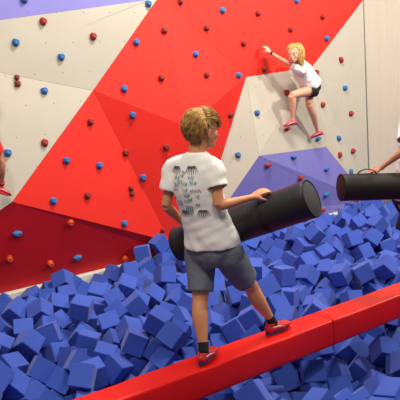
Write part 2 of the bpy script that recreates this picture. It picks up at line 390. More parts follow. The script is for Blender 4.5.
# ================================================================ foam cubes (heap settled in the pit: position cm, turn 1/30 rad)
TOPC = """291 245 -9 100 105 11 294 267 -13 119 89 92 300 228 -2 68 111 151 307 248 -2 112 62 175 316 266 -9 17 72 118 233 299 4 124 118 52 242 280 -7 134 128 81 249 298 -11 103 111 181 275 283 -11 64 32 79 288 320 -30 111 85 183 296 284 -20 103 21 137 305 319 -29 153 113 143 314 279 -20 68 185 98 324 311 -28 52 115 31 340 312 -40 123 104 179 347 297 -28 78 178 121 357 322 -27 140 76 158 361 281 -9 76 116 18 372 294 -19 20 109 145 377 314 -14 81 172 121 232 348 -14 105 107 13 234 328 -15 179 66 117 257 366 -23 64 86 22 273 326 -24 85 105 39 281 348 -28 48 90 34 291 366 -26 12 74 65 295 338 -19 157 123 46 305 347 -28 110 98 171 312 327 -16 119 94 77 317 363 -28 118 72 88 328 342 -25 95 31 62 328 353 -11 18 126 62 334 325 -22 25 73 127 348 348 -32 106 166 54 348 357 -17 91 117 38 367 357 -22 59 113 146 369 338 -19 72 87 104 377 326 -28 84 71 158 391 341 -26 158 109 62 409 356 -18 38 116 67 417 349 -31 82 72 83 427 369 -25 94 98 143 433 332 -27 136 82 169 444 347 -35 131 99 25 450 366 -42 73 168 100 453 362 -20 182 63 101 97 412 10 51 127 124 141 418 -17 66 70 111 157 389 -10 52 104 81 158 408 -20 89 30 145 162 401 6 57 67 114 177 417 -2 63 42 121 199 424 -7 32 67 75 206 411 -23 136 118 83 221 407 -16 105 72 170 232 402 -4 118 101 50 233 422 -2 55 163 89 239 403 13 65 112 117 249 406 -11 171 73 65 252 416 8 156 118 121 267 411 -12 79 123 39 273 375 -32 115 163 129 294 423 -18 88 167 132 309 390 -6 172 76 82 309 416 -5 125 99 115 323 410 3 95 110 164 337 424 8 91 3 96 339 421 -9 74 146 71 340 400 -9 142 116 143 341 385 3 133 127 101 356 416 5 66 185 93 357 425 19 31 83 81 383 394 -4 114 94 115 392 425 -18 185 116 107 398 409 -6 102 84 60 426 425 -11 44 118 102 442 405 -11 31 98 87 451 422 -14 74 101 133 468 413 9 176 100 123 477 408 -9 88 77 151 490 404 11 63 77 51 491 419 -2 94 54 9 496 391 -2 77 5 128 507 418 8 15 87 105 515 404 -5 117 130 150 530 423 -5 71 82 43 114 443 8 127 122 90 126 447 -4 74 27 90 134 470 -1 61 100 104 138 440 -15 35 78 111 144 459 -20 174 115 79 153 443 -28 111 21 79 154 464 -7 174 70 101 163 447 -14 169 110 72 177 443 -3 80 115 81 178 445 -29 154 97 118 180 462 -5 109 127 21 200 475 -2 50 85 167 201 448 -6 82 153 62 218 429 -12 98 108 92 219 428 7 51 156 84 219 453 -19 60 87 126 221 469 -7 29 108 39 233 462 3 119 121 162 240 425 19 90 78 163 242 439 4 147 70 70 249 467 -3 157 111 96 270 431 -17 48 167 99 281 432 -4 168 73 99 283 451 -12 135 70 55 286 467 -3 113 170 73 303 441 -6 78 76 184 319 470 -13 117 81 61 325 453 -6 107 18 90 340 450 10 64 184 81 343 438 -7 110 145 60 349 465 2 134 82 132 357 446 31 133 39 128 362 446 14 48 102 36 381 427 2 52 50 104 391 443 18 157 144 106 405 438 -6 77 128 82 427 457 -10 158 72 102 435 457 5 133 72 102 441 440 -9 83 166 52 454 429 7 57 86 54 455 464 -4 135 43 62 459 448 6 101 64 0 468 430 -6 64 30 90 486 437 1 125 132 40 493 461 -4 166 83 118 509 447 -3 67 73 130 542 443 0 94 99 53 545 473 -13 32 92 95 578 473 2 56 87 29 589 453 0 149 37 91 132 490 10 16 90 124 152 501 -1 87 113 152 154 486 8 120 69 180 160 492 -13 96 123 69 162 520 6 90 63 41 175 481 -7 104 68 138 175 496 7 115 36 59 182 518 3 30 112 36 194 510 -11 158 75 130 204 496 -4 72 101 24 211 506 18 148 102 73 212 520 -11 103 57 53 215 511 3 130 57 53 226 484 4 147 111 41 231 513 -8 145 88 135 244 503 5 73 75 146 252 523 10 63 24 120 260 499 9 143 30 84 272 482 -4 66 78 2 299 510 -13 122 89 154 305 477 3 152 106 105 313 513 -3 77 108 143 317 492 -3 46 90 15 331 476 -2 40 75 119 332 505 7 85 70 26 341 485 8 141 114 25 365 482 9 80 167 44 371 522 1 107 165 146 378 501 7 159 103 161 391 512 3 163 70 83 417 507 -2 164 89 111 437 476 -4 169 147 97 441 512 -2 33 90 103 458 482 8 42 70 146 465 496 0 102 167 49 471 521 1 13 100 108 484 503 0 141 80 138 486 484 -6 87 124 117 486 515 14 127 5 94 499 510 28 64 112 100 499 493 7 105 176 137 508 522 11 22 113 129 510 477 -2 174 99 59 520 501 9 77 77 112 526 523 17 59 84 40 533 498 -4 33 89 44 541 492 16 91 108 132 543 509 15 109 104 185 544 479 2 89 109 135 565 480 -13 186 93 126 566 484 14 112 20 69 572 497 9 30 108 128 577 486 28 91 67 186 584 492 -7 105 25 144 590 489 17 169 124 89 601 479 2 86 94 135 639 508 1 94 176 35 150 544 4 78 167 88 166 566 10 79 94 75 166 546 17 126 111 152 182 530 16 21 79 71 185 559 10 65 80 122 197 531 0 164 93 110 204 564 5 75 16 84 204 546 12 18 106 89 218 533 7 67 82 184 225 570 10 40 129 122 236 534 4 109 61 74 247 551 11 74 63 46 258 537 2 91 71 26 276 560 2 73 86 185 276 546 13 111 81 119 277 527 0 20 113 82 293 548 -4 69 170 56 297 532 1 19 117 80 300 562 5 113 91 69 317 538 16 65 62 121 318 532 -1 113 62 121 337 531 3 13 89 96 344 565 -2 186 100 80 353 537 6 156 89 97 367 566 3 143 107 142 370 543 4 86 121 137 387 542 2 86 26 56 398 564 2 151 85 113 407 549 12 119 94 104 409 529 7 175 115 131 431 528 7 73 68 82 454 534 -9 116 102 128 454 569 -4 114 112 183 463 535 5 110 111 114 485 550 8 31 99 53 487 572 5 121 104 43 495 538 22 125 86 42 503 557 16 90 12 54 517 525 32 79 32 67 520 556 18 122 99 5 548 526 7 91 123 92 601 556 -1 120 117 36 617 537 -2 126 87 6 617 549 13 163 85 87 623 566 4 83 91 169 648 555 14 104 154 30 660 539 0 6 72 75 665 570 15 121 86 108 671 534 11 117 97 30 688 570 12 92 78 63 173 602 7 77 74 89 206 620 2 120 125 87 215 600 4 175 95 83 227 620 4 69 1 95 235 605 16 32 112 109 247 622 9 182 115 91 259 621 -3 60 164 108 267 581 -1 17 94 99 282 623 -2 184 70 100 300 623 5 89 67 101 311 603 9 91 126 38 313 578 3 158 78 61 331 600 9 127 96 132 338 619 21 145 91 28 340 621 4 95 4 145 352 587 3 35 71 129 358 605 10 178 103 92 358 623 2 47 91 98 361 623 27 49 30 92 367 576 16 96 128 45 373 623 15 95 111 188 374 591 11 155 107 137 389 586 -2 148 104 93 390 623 22 45 85 94 398 621 7 86 100 153 402 600 14 44 114 166 410 579 7 135 160 67 419 595 6 68 184 118 431 608 5 113 87 119 448 581 6 72 110 122 448 619 10 114 12 75 463 611 4 133 12 74 473 593 7 75 13 70 476 577 -7 22 69 79 487 608 5 126 90 111 494 587 10 78 66 9 515 583 14 119 17 121 527 622 10 60 102 145 536 604 15 152 73 135 552 604 11 76 87 2 572 615 19 49 110 107 587 621 9 94 92 61 604 582 -3 119 72 42 610 604 10 60 108 140 626 584 11 111 110 80 627 601 4 77 79 174 646 595 15 89 79 81 684 624 13 188 97 94 697 605 9 65 63 146 707 594 17 85 81 71 709 622 6 53 150 94 715 620 21 100 88 165 724 580 8 74 82 70 748 583 4 47 18 90 751 604 3 83 102 165 753 582 20 65 92 140 790 620 11 120 80 32"""
RESTC = """51 307 -37 129 37 104 61 337 -37 110 18 140 61 389 -38 48 75 76 64 555 -33 142 121 92 58 576 -37 175 73 56 95 339 -38 175 81 63 121 336 -44 104 79 34 116 361 -33 102 20 83 142 402 -42 84 29 94 160 459 -33 37 81 46 190 337 -42 60 167 122 187 365 -47 80 164 67 217 173 -38 81 92 49 216 340 -41 36 13 95 208 435 -27 94 151 111 246 172 -38 101 81 92 244 362 -41 74 2 120 273 334 -45 22 73 100 296 185 -48 171 94 62 298 338 -43 109 112 162 304 366 -39 24 86 33 310 433 -33 153 67 100 342 360 -43 111 74 125 345 448 -40 92 102 47 376 306 -41 78 118 13 375 343 -38 77 181 94 377 365 -40 75 70 160 401 179 -38 114 69 130 401 338 -43 84 110 155 427 339 -45 78 73 43 459 332 -37 108 97 160 485 393 -38 67 169 83 73 381 -30 67 88 24 54 556 -20 67 122 92 89 361 -35 72 114 114 142 347 -38 73 115 186 121 430 -21 93 97 109 148 183 -16 141 77 52 161 289 -25 183 74 116 166 338 -37 78 14 70 169 465 -20 75 158 119 160 580 -9 86 55 41 195 352 -31 32 74 62 190 407 -34 156 84 149 177 421 -18 90 186 87 165 622 -12 85 116 93 226 206 -24 66 55 81 224 359 -36 71 12 108 220 377 -28 69 94 11 261 169 -30 8 127 102 262 348 -32 136 74 134 277 171 -25 117 125 119 276 237 -21 127 55 78 264 400 -24 31 104 102 271 569 -14 135 125 140 305 392 -39 99 158 59 330 427 -25 97 112 92 314 529 -17 61 99 158 333 172 -15 137 91 157 375 184 -25 133 156 107 374 268 -16 34 98 51 365 392 -18 79 82 79 388 246 -21 107 123 81 400 571 -12 55 83 117 441 383 -31 99 126 174 461 279 -12 88 45 141 467 356 -29 38 63 103 467 506 -15 140 111 144 468 525 -19 111 109 136 483 428 -19 112 138 105 493 535 -12 147 81 126 528 579 -9 138 82 140 586 543 -14 98 37 152 582 621 -8 123 45 56 626 343 -33 21 68 66 665 467 -16 31 93 118 705 579 -13 73 63 146 805 594 -12 81 128 161 847 608 -10 5 98 116 65 223 -6 38 55 124 52 235 -10 145 94 59 52 355 -33 126 121 137 79 477 -20 62 115 135 51 506 -21 161 117 73 63 519 -37 114 74 126 50 551 -1 11 89 98 69 564 -5 151 62 65 87 373 -24 72 79 15 101 415 -10 80 176 56 124 192 -12 107 155 47 119 264 -3 144 101 36 102 350 -23 42 78 24 120 560 -11 115 113 61 141 569 -8 99 18 63 146 193 -2 96 159 147 145 207 -11 104 162 157 170 304 -20 67 110 23 183 324 -27 71 83 179 163 479 -30 78 81 43 155 584 9 70 55 26 170 197 -17 29 122 132 205 335 -26 65 100 148 188 437 -16 89 158 74 177 569 -8 30 83 81 156 608 0 12 117 111 229 171 -25 101 155 101 226 198 -7 55 97 119 237 341 -33 150 79 99 230 445 -6 151 70 70 213 486 -15 183 116 77 212 595 -12 50 61 128 253 172 -15 60 127 100 246 611 -13 135 78 24 272 168 -6 1 130 96 290 438 -27 108 77 118 291 535 -20 146 83 121 274 542 -11 158 128 128 316 438 -17 123 88 47 310 551 -13 151 118 99 321 567 -11 117 93 132 325 610 -13 46 107 66 329 172 2 47 90 112 363 602 -12 159 62 85 340 620 -12 132 137 52 381 186 -9 14 100 144 352 264 -19 144 108 114 359 404 -7 84 66 145 353 476 -11 82 105 181 390 230 -11 116 109 94 411 260 -19 135 119 95 407 376 -29 99 14 50 384 557 -6 74 165 51 379 623 -3 97 179 94 442 281 -25 86 165 125 431 372 -9 92 97 123 413 558 -10 67 87 168 457 590 -6 109 83 164 462 282 4 129 139 141 460 390 -32 72 102 112 457 465 -21 43 96 125 493 257 -5 53 147 122 515 382 -23 113 104 108 492 525 0 32 127 139 506 561 -1 81 34 137 525 207 -14 142 79 157 504 335 -39 10 112 114 525 570 5 27 129 131 544 420 -16 59 117 74 549 491 -14 129 99 93 560 522 -5 137 171 84 533 535 -7 116 170 91 579 168 -13 141 111 94 591 197 -11 47 76 150 579 348 -24 122 66 134 585 520 -10 93 61 19 597 532 -2 23 81 121 609 213 -12 24 66 83 614 353 -21 69 114 77 605 486 -14 1 133 90 626 426 -11 140 126 126 619 466 -10 181 119 123 656 559 -4 82 108 146 653 574 -11 18 125 72 651 475 -3 164 108 130 675 546 -12 81 77 106 694 568 -5 128 105 125 706 487 -20 84 124 87 706 539 -12 111 104 78 704 587 1 61 102 179 742 383 -11 85 4 99 725 495 -19 7 88 48 736 579 -8 110 86 150 732 597 -9 133 184 104 774 288 -8 94 156 110 761 380 -8 86 67 148 777 486 -18 172 71 111 806 563 -15 108 30 151 764 613 -8 56 33 100 819 608 -9 79 107 30 829 481 -1 142 92 167 852 537 -1 94 134 141 848 560 -2 46 121 152 846 585 -7 59 82 174 50 172 -7 135 76 145 66 230 10 99 150 130 50 320 -22 148 79 48 50 341 -21 89 114 141 50 511 -1 134 65 149 72 539 -6 72 66 96 55 623 -9 187 101 94 100 319 -31 75 118 82 89 392 -19 79 80 150 97 435 -1 182 101 65 84 554 -9 130 163 113 91 597 -11 71 109 49 133 172 -13 149 99 107 108 380 -25 148 70 56 128 408 -30 11 90 54 143 483 -15 92 127 155 139 544 -14 157 123 56 129 594 -19 130 110 58 128 207 6 81 12 70 188 312 -15 75 171 114 154 324 -22 133 98 7 162 548 -19 126 94 81 137 581 3 118 102 8 201 172 -33 31 76 57 183 202 -6 82 83 97 181 259 -14 108 14 88 208 318 -29 87 111 97 177 400 -26 66 110 166 172 507 -14 146 76 59 179 594 -6 23 103 119 136 602 5 61 120 113 211 292 -30 148 67 77 225 365 -18 85 119 46 205 470 -22 183 58 82 235 555 -8 73 151 128 218 569 -12 36 38 118 194 606 -6 94 38 162 250 169 2 33 92 142 243 214 -6 134 84 140 230 297 -20 161 92 128 252 429 -10 167 95 146 249 532 -12 150 115 133 267 183 7 76 85 98 269 496 -12 71 110 154 267 518 -10 121 169 56 309 371 -13 123 100 9 302 618 -17 129 111 75 327 169 18 80 43 108 354 225 -15 141 117 146 335 375 -30 39 115 130 348 460 -19 66 35 113 344 513 -2 72 87 159 345 601 -7 126 109 108 399 190 1 82 64 154 340 196 -7 71 81 60 371 236 -18 39 124 59 364 290 -33 71 7 74 373 491 -8 113 165 120 370 581 -7 83 103 93 388 168 -25 94 128 188 395 206 -13 22 92 82 393 218 0 63 167 61 395 271 -6 139 93 47 384 446 1 98 45 34 422 526 -11 49 123 161 399 623 -11 132 98 140 412 224 -11 14 67 113 428 288 -19 105 124 141 413 414 -21 169 79 101 485 227 -11 70 75 180 474 265 3 20 96 156 443 312 -33 180 97 129 491 169 0 0 99 93 503 239 -12 87 126 100 509 270 -13 120 96 132 502 365 -32 183 74 95 493 388 -20 133 78 9 474 452 -4 132 80 113 543 218 -10 119 108 17 520 343 -30 10 68 88 536 395 -3 90 152 96 500 414 -21 24 100 40 510 427 -6 136 64 46 532 265 -11 71 90 118 556 350 -26 159 71 128 552 392 -17 102 56 143 541 554 1 134 177 88 556 612 -11 123 104 95 593 186 2 112 90 109 572 367 -18 113 119 124 575 517 4 74 127 114 611 204 5 52 113 91 616 571 -13 7 99 69 608 623 3 104 93 50 631 352 -12 54 121 118 615 406 -7 69 117 100 671 563 1 78 25 70 672 232 -7 12 84 110 716 271 -6 150 83 86 669 359 -32 170 94 63 690 436 -20 82 183 134 635 486 -1 12 89 122 691 550 -2 124 67 92 683 586 1 97 163 151 661 618 -6 119 85 113 729 171 -10 85 161 94 701 200 -10 95 102 52 710 440 -21 110 129 165 700 624 -9 8 94 142 761 401 -10 135 18 96 737 404 -7 107 157 36 726 455 -25 71 99 148 731 476 -17 68 21 91 715 522 -4 57 99 26 779 388 -1 123 75 109 786 497 -8 77 76 42 780 578 -2 42 124 87 780 624 -5 47 79 94 796 290 -14 58 24 69 815 503 -5 76 104 42 833 527 -12 72 126 114 807 549 2 166 128 81 834 620 4 159 128 69 849 493 1 107 27 33 850 551 16 87 128 46 840 572 7 118 80 27 49 195 -11 97 31 140 49 241 6 4 95 47 49 400 -6 56 134 56 81 488 -4 105 75 13 50 489 -10 35 136 82 54 528 -14 18 91 153 88 534 2 144 113 100 50 596 -29 96 78 144 48 604 -7 47 78 142 95 170 -9 52 107 94 92 302 -27 112 112 14 77 349 -26 61 122 101 103 391 -10 85 81 95 88 462 -10 69 75 122 124 479 -12 105 103 98 93 500 -11 120 103 51 95 571 -12 46 27 76 92 621 -7 14 103 143 119 180 1 72 127 142 125 213 -10 142 112 44 118 244 -12 108 93 46 127 293 -22 65 108 151 135 363 -28 90 67 5 136 389 -27 163 89 64 126 454 -25 92 25 103 128 495 -6 75 60 69 126 530 -12 63 3 86 152 285 -12 162 89 68 146 303 -15 173 93 74 150 342 -22 120 106 56 173 377 -36 106 124 79 163 556 -4 126 62 128 119 585 13 62 15 86 143 612 -12 24 114 70 169 175 -13 57 69 88 205 176 -13 78 124 10 188 231 -4 109 3 77 181 299 -31 99 72 182 196 379 -29 107 166 58 210 390 -16 134 62 139 184 540 -11 109 120 81 199 582 -8 78 78 83 121 603 -5 28 117 125 234 170 -9 57 155 101 215 186 -21 85 126 18 229 225 -16 104 115 47 220 279 -21 154 78 149 255 333 -25 54 67 32 219 550 -5 54 94 149 232 576 -4 135 178 106 232 170 10 185 101 96 246 190 -3 122 112 168 241 252 -13 166 98 80 247 393 -21 158 74 136 253 508 -15 65 106 18 255 560 -4 54 125 155 267 201 -3 55 104 156 264 222 -11 112 164 144 260 278 -17 111 32 79 283 408 -24 154 110 90 269 619 -16 68 74 186 328 372 -10 132 90 93 325 554 6 126 106 95 311 597 -7 155 101 167 313 624 -5 94 114 94 348 176 -5 77 89 109 335 226 -6 60 100 7 351 377 -11 160 98 35 337 493 -12 140 68 139 330 589 -10 77 41 36 359 173 -23 114 168 85 317 190 5 56 108 46 373 222 -5 56 112 146 392 307 -29 132 80 104 361 447 -2 138 87 143 414 202 -12 62 89 188 380 405 -20 104 94 21 402 519 -10 83 114 103 413 605 -11 64 87 74 437 262 -19 55 116 144 409 286 -17 159 61 115 407 324 -35 91 63 158 448 384 -15 82 104 53 439 427 -26 21 86 37 406 453 -13 152 24 90 429 587 -10 17 118 115 482 206 -7 139 17 92 462 258 -10 80 159 122 484 250 12 93 182 105 462 339 -21 98 11 96 462 403 -21 95 23 150 477 545 -6 173 89 37 503 228 6 86 178 110 519 268 0 86 118 75 476 390 -15 19 77 138 504 501 -8 107 175 134 498 607 -9 110 3 125 512 169 -2 148 36 87 520 225 -10 81 13 120 526 313 -30 140 94 140 538 351 -21 67 90 140 545 378 4 66 5 104 519 552 -5 100 82 122 559 169 -12 96 120 2 533 300 -14 92 1 74 567 330 -23 107 29 155 532 541 13 20 113 59 561 593 -7 125 80 64 539 605 -10 130 100 99 608 171 11 57 54 94 577 243 -10 74 92 154 580 315 -25 26 112 68 588 334 -17 74 29 92 574 352 -6 142 123 40 580 422 -5 125 43 80 588 471 -17 85 76 83 565 573 -8 186 88 66 581 584 -7 90 64 169 637 168 -8 1 69 94 625 200 16 39 169 85 595 236 -4 149 101 36 604 419 -17 124 122 107 609 602 -10 108 162 119 642 197 -13 162 95 49 616 326 -19 141 107 20 635 463 -2 58 103 177 623 513 -7 170 114 124 644 573 5 131 30 72 629 607 -13 38 115 38 683 173 -5 135 120 82 671 202 -10 74 21 111 660 215 -1 33 75 148 675 449 -13 106 117 149 665 509 -11 95 59 8 676 530 -7 68 72 176 666 586 4 98 66 52 682 620 -7 44 76 50 741 172 2 98 114 100 718 196 1 41 173 95 740 434 -16 93 183 47 719 569 -3 32 112 109 760 171 -5 13 126 103 756 214 -6 95 135 104 724 392 3 128 78 82 743 456 -14 101 152 19 760 469 -14 39 115 103 726 509 -3 91 104 166 748 534 -19 164 93 82 725 622 -1 147 9 94 750 232 -8 67 87 54 764 398 8 103 63 84 795 508 3 70 96 66 769 557 -13 76 108 5 757 580 -12 69 173 124 784 241 -10 164 101 131 801 264 1 118 127 94 794 415 -7 29 129 113 806 460 -11 146 71 146 831 507 8 101 17 95 795 531 -2 155 87 108 800 568 3 61 88 47 827 621 20 122 128 70 834 460 -13 186 110 93 831 484 15 93 2 97 830 504 -11 151 160 108 849 530 14 136 134 141 848 604 9 91 91 71 51 372 -24 81 74 143 75 410 -16 49 94 8 68 426 -6 92 78 6 64 471 -5 81 168 80 52 472 -19 165 93 141 72 515 -9 29 96 106 74 538 12 92 19 100 52 586 -15 43 78 155 48 595 7 47 111 47 90 207 -1 127 81 68 102 272 -11 133 169 116 68 342 -13 50 75 96 82 398 2 138 93 135 109 461 0 160 107 136 108 482 -4 165 59 73 107 500 0 65 72 88 108 532 5 113 120 65 77 583 -4 8 89 66 77 624 2 47 155 94 110 198 5 88 30 111 108 215 -9 63 92 1 114 247 4 34 90 130 127 511 0 79 70 13 124 547 3 104 113 61 111 571 -2 117 75 30 110 624 -11 0 99 94 153 168 -2 61 94 141 161 224 -15 104 102 79 180 278 -22 87 70 171 146 357 -16 73 82 150 159 356 -32 113 115 119 136 621 6 92 104 5 181 170 -2 93 119 182 178 219 3 169 81 94 189 274 -4 113 18 95 195 313 -41 76 72 35 193 392 -17 99 25 129 168 530 -10 32 112 150 196 551 -7 33 85 117 101 603 9 100 13 51 205 213 -15 20 84 61 225 262 -8 29 78 57 216 303 -12 71 169 114 236 600 -4 108 20 120 212 169 3 141 12 96 223 218 6 49 24 81 236 490 -9 100 110 43 283 214 -4 170 82 63 267 259 -13 121 116 94 297 395 -19 108 81 25 283 601 -11 81 70 64 310 171 -15 8 77 86 308 250 -21 174 129 89 317 404 -21 34 110 47 297 480 -10 119 157 82 370 169 12 142 107 97 349 542 -11 145 80 142 370 168 -8 95 76 188 367 197 2 118 62 64 350 246 -10 129 82 87 386 288 -26 116 117 19 369 420 -13 10 72 108 355 521 -11 20 106 60 383 606 0 95 183 46 403 172 -7 148 68 42 430 202 3 128 26 128 390 361 -25 71 90 144 400 394 -20 55 107 180 396 462 0 44 24 90 371 472 -3 130 72 158 420 620 -5 158 79 67 455 170 -8 57 31 81 442 272 -6 36 74 56 409 306 -23 137 127 100 422 486 -1 50 99 113 408 542 -5 111 164 148 453 624 -12 102 94 47 468 207 1 137 17 92 482 272 -11 46 26 107 510 173 14 98 83 78 510 213 -3 168 67 93 480 221 10 63 24 104 538 256 5 132 81 173 479 340 -39 20 74 64 508 590 -4 173 102 124 550 198 -3 46 98 143 528 243 -11 175 65 96 529 369 -14 160 90 117 513 356 -16 132 108 60 513 538 7 153 121 49 520 621 -8 109 173 55 570 188 -11 70 24 107 554 269 -12 106 119 82 562 402 -3 124 84 55 569 604 3 21 68 130 542 621 2 75 129 31 590 214 -5 122 67 79 602 339 -31 43 101 149 604 318 -26 154 94 67 588 384 -4 179 121 66 559 425 0 165 95 91 574 461 -13 102 8 124 576 559 -7 98 7 113 640 185 8 160 100 72 588 230 11 76 37 105 614 445 -14 104 113 49 596 505 5 135 80 152 629 583 -13 85 87 164 629 202 -2 171 82 129 645 341 -23 53 71 167 641 411 -13 79 69 120 637 525 -12 58 102 162 635 549 1 84 113 94 640 622 -3 178 86 50 708 169 -4 90 28 100 684 195 0 73 23 108 680 372 -23 36 118 94 692 452 -16 147 104 89 685 496 -12 112 115 132 677 514 0 13 84 52 728 172 16 158 120 101 738 194 -1 14 107 55 691 414 -18 164 100 86 724 452 -5 98 98 156 696 528 2 77 76 40 756 173 15 152 81 102 717 309 -10 124 89 22 719 381 -12 154 121 62 762 448 -10 145 82 38 745 475 -4 90 162 97 743 521 -6 187 77 123 750 546 -7 70 94 84 773 563 16 66 72 131 741 622 -6 67 130 21 765 195 -10 154 100 68 765 241 -4 75 115 81 773 263 -11 46 114 29 756 300 0 45 4 94 738 363 -7 28 83 53 756 418 0 89 105 183 789 452 -4 119 131 157 788 475 -7 96 21 72 763 523 -16 151 108 38 766 540 -6 141 119 131 770 584 11 16 86 52 812 622 10 86 133 133 797 221 -5 102 24 48 812 259 -13 134 89 129 784 299 5 97 13 94 819 396 -4 167 102 87 786 410 7 131 88 145 811 447 -1 118 83 0 801 487 -12 187 110 76 809 516 12 67 75 52 787 551 -6 76 172 98 803 588 5 10 85 135 818 171 -10 149 173 97 848 430 -12 15 71 116 850 511 -3 120 153 119 832 544 5 102 162 30 826 572 -7 97 67 58 850 621 22 110 32 32 68 169 -4 75 53 20 53 272 -13 125 24 113 82 424 5 129 105 70 53 424 0 65 108 156 52 449 -31 83 14 69 52 491 7 144 91 61 55 532 5 98 76 1 56 578 -1 130 158 53 52 564 13 171 118 125 82 224 10 61 186 79 87 223 -15 111 124 166 94 249 -4 100 183 110 79 263 -8 145 77 98 64 378 -10 180 73 107 66 405 1 50 92 41 87 400 21 50 106 36 118 479 10 130 96 31 89 495 9 168 85 65 92 518 -9 43 149 95 58 618 7 49 88 182 96 217 12 89 64 131 102 230 2 60 155 140 76 241 -8 130 102 105 131 315 -17 52 53 73 124 362 -16 43 169 93 117 379 -2 30 83 137 63 450 -12 64 103 105 128 531 12 132 174 115 101 558 4 69 175 87 99 588 2 116 82 146 114 624 5 52 94 141 122 225 9 104 90 160 162 207 -4 43 82 152 159 248 -16 126 65 71 140 265 -7 104 170 135 141 375 -9 169 98 137 155 371 -25 121 106 56 122 403 -15 69 36 92 144 525 -4 157 115 56 145 560 7 81 86 10 115 622 21 96 89 181 207 252 -2 120 110 168 191 269 -32 165 106 134 176 355 -26 115 99 50 204 365 -22 107 22 40 190 482 -16 74 58 71 176 544 4 79 26 81 77 604 5 7 86 72 187 170 -21 101 17 91 207 228 -1 181 116 124 201 270 -15 142 112 95 197 292 -15 122 96 103 206 376 -7 98 126 42 211 189 1 20 61 99 241 209 9 106 90 85 241 235 -1 99 61 188 227 377 -6 86 73 58 250 186 18 134 161 67 317 217 -7 171 105 91 271 241 -2 62 56 79 277 386 -18 81 74 58 322 189 -13 158 96 74 288 580 -6 80 95 147 301 194 -7 100 116 174 330 246 -9 141 123 45 385 171 6 108 85 140 394 205 11 69 3 106 378 251 -5 172 96 108 385 378 -17 127 58 70 388 487 9 127 130 53 422 184 -4 52 72 112 415 212 5 77 163 108 426 312 -20 65 82 45 390 480 -6 58 91 13 438 170 -12 52 79 92 452 206 -13 110 19 122 449 225 -3 62 106 56 459 309 -26 79 102 177 426 391 -18 153 13 95 441 452 -24 170 113 76 403 495 -7 52 100 16 435 554 -11 104 21 76 423 569 2 119 112 13 444 605 -6 119 18 76 467 187 -7 121 37 68 483 187 -3 181 88 96 469 242 -3 91 173 45 447 212 9 66 89 82 489 365 -20 133 121 86 465 376 -7 130 16 106 500 191 1 100 97 46 524 213 8 80 66 92 444 190 -4 130 63 76 557 251 -1 37 75 87 496 346 -27 14 67 97 530 171 4 60 89 58 518 186 -6 28 132 72 535 227 3 48 77 168 518 382 -3 173 105 45 527 475 -16 7 97 142 543 569 13 160 88 92 526 593 3 122 76 141 574 208 -1 31 102 59 562 214 -12 78 88 37 570 285 -16 94 173 113 519 311 -14 121 140 102 553 363 -8 138 59 117 565 381 -4 71 177 112 561 443 -9 23 83 65 555 501 0 47 60 129 530 517 -2 15 103 132 548 589 3 120 15 103 607 168 -6 95 54 94 571 231 2 79 175 82 605 257 -12 81 127 119 600 284 -11 117 180 100 575 438 10 94 172 38 525 457 -11 96 16 84 565 541 -11 67 9 122 574 588 8 40 110 156 621 184 -5 122 94 27 663 195 8 123 99 179 620 242 -8 148 124 118 597 351 -11 127 110 82 594 431 -2 57 121 73 610 456 -1 65 25 123 615 521 8 90 69 61 655 183 -5 126 80 128 626 222 -2 52 121 98 617 290 -8 147 131 100 666 342 -18 69 104 53 646 394 -9 114 166 124 626 417 3 137 126 126 634 438 -2 16 95 85 643 530 4 75 60 133 645 592 -3 124 96 120 695 169 8 26 93 140 698 188 7 84 109 176 737 271 -14 112 79 9 683 398 -11 22 107 75 697 421 -4 116 92 78 670 431 -20 32 78 62 655 496 3 93 180 83 661 609 9 112 83 116 712 183 14 82 174 82 752 196 8 126 107 2 719 255 -13 89 179 136 705 289 -14 31 91 65 702 386 -3 27 77 44 719 427 -10 106 91 138 694 468 -10 87 21 92 699 502 -4 107 69 183 726 544 -8 72 110 26 708 507 10 41 27 114 784 200 1 105 108 25 723 220 -11 85 29 107 705 346 -11 103 105 141 738 429 1 153 136 55 714 472 -12 74 80 57 745 537 7 141 71 133 743 562 3 85 167 142 722 603 8 103 94 24 769 186 5 87 33 127 777 218 -7 110 19 54 785 273 -3 31 118 103 808 289 -2 24 82 142 742 493 -10 86 172 99 760 503 -7 99 123 112 765 551 7 77 166 131 777 599 -7 106 175 110 792 578 20 174 91 147 781 170 -2 93 89 142 814 207 -3 82 83 121 805 241 -2 80 177 89 820 304 -12 102 105 43 820 369 -11 122 176 121 800 393 -4 85 59 101 816 421 -10 29 118 128 823 431 6 138 118 128 810 485 7 150 76 132 780 521 -10 1 84 84 813 533 2 130 58 163 805 604 10 121 128 163 823 588 1 98 169 155 798 170 6 133 87 143 828 190 -9 124 92 116 836 410 -11 159 76 101 832 441 -7 74 113 135 851 510 17 137 132 47 852 526 32 47 93 47"""
def cube_mesh(seed):
    b = bmesh.new(); bmesh.ops.create_cube(b, size=.164)
    bmesh.ops.bevel(b, geom=b.edges[:], offset=.0035, segments=2, affect='EDGES')
    rnd = random.Random(seed)
    for v in b.verts: v.co += Vector((rnd.uniform(-1, 1), rnd.uniform(-1, 1), rnd.uniform(-1, 1)))*.0007
    return b
meshes = []
for k in range(3):
    b = cube_mesh(k); me = bpy.data.meshes.new('foam_cube'); b.to_mesh(me); b.free()
    me.materials.append(M['foam'] if k == 0 else M['foam']); meshes.append(me)
def decode(t):
    v = [int(q) for q in t.split()]
    for i in range(0, len(v), 6):
        s, tt, z, a, b, c = v[i:i+6]
        yield (s/100, tt/100, z/100, a/30-3.14159, b/30-3.14159, c/30-3.14159)
curt_n = Vector((dirc.y, -dirc.x, 0))          # towards the camera side of the curtain
def behind_curtain(P): return (P-p0).dot(curt_n) < .14 and (P-p0).dot(dirc) > -.1
proto = None; CUBES = []
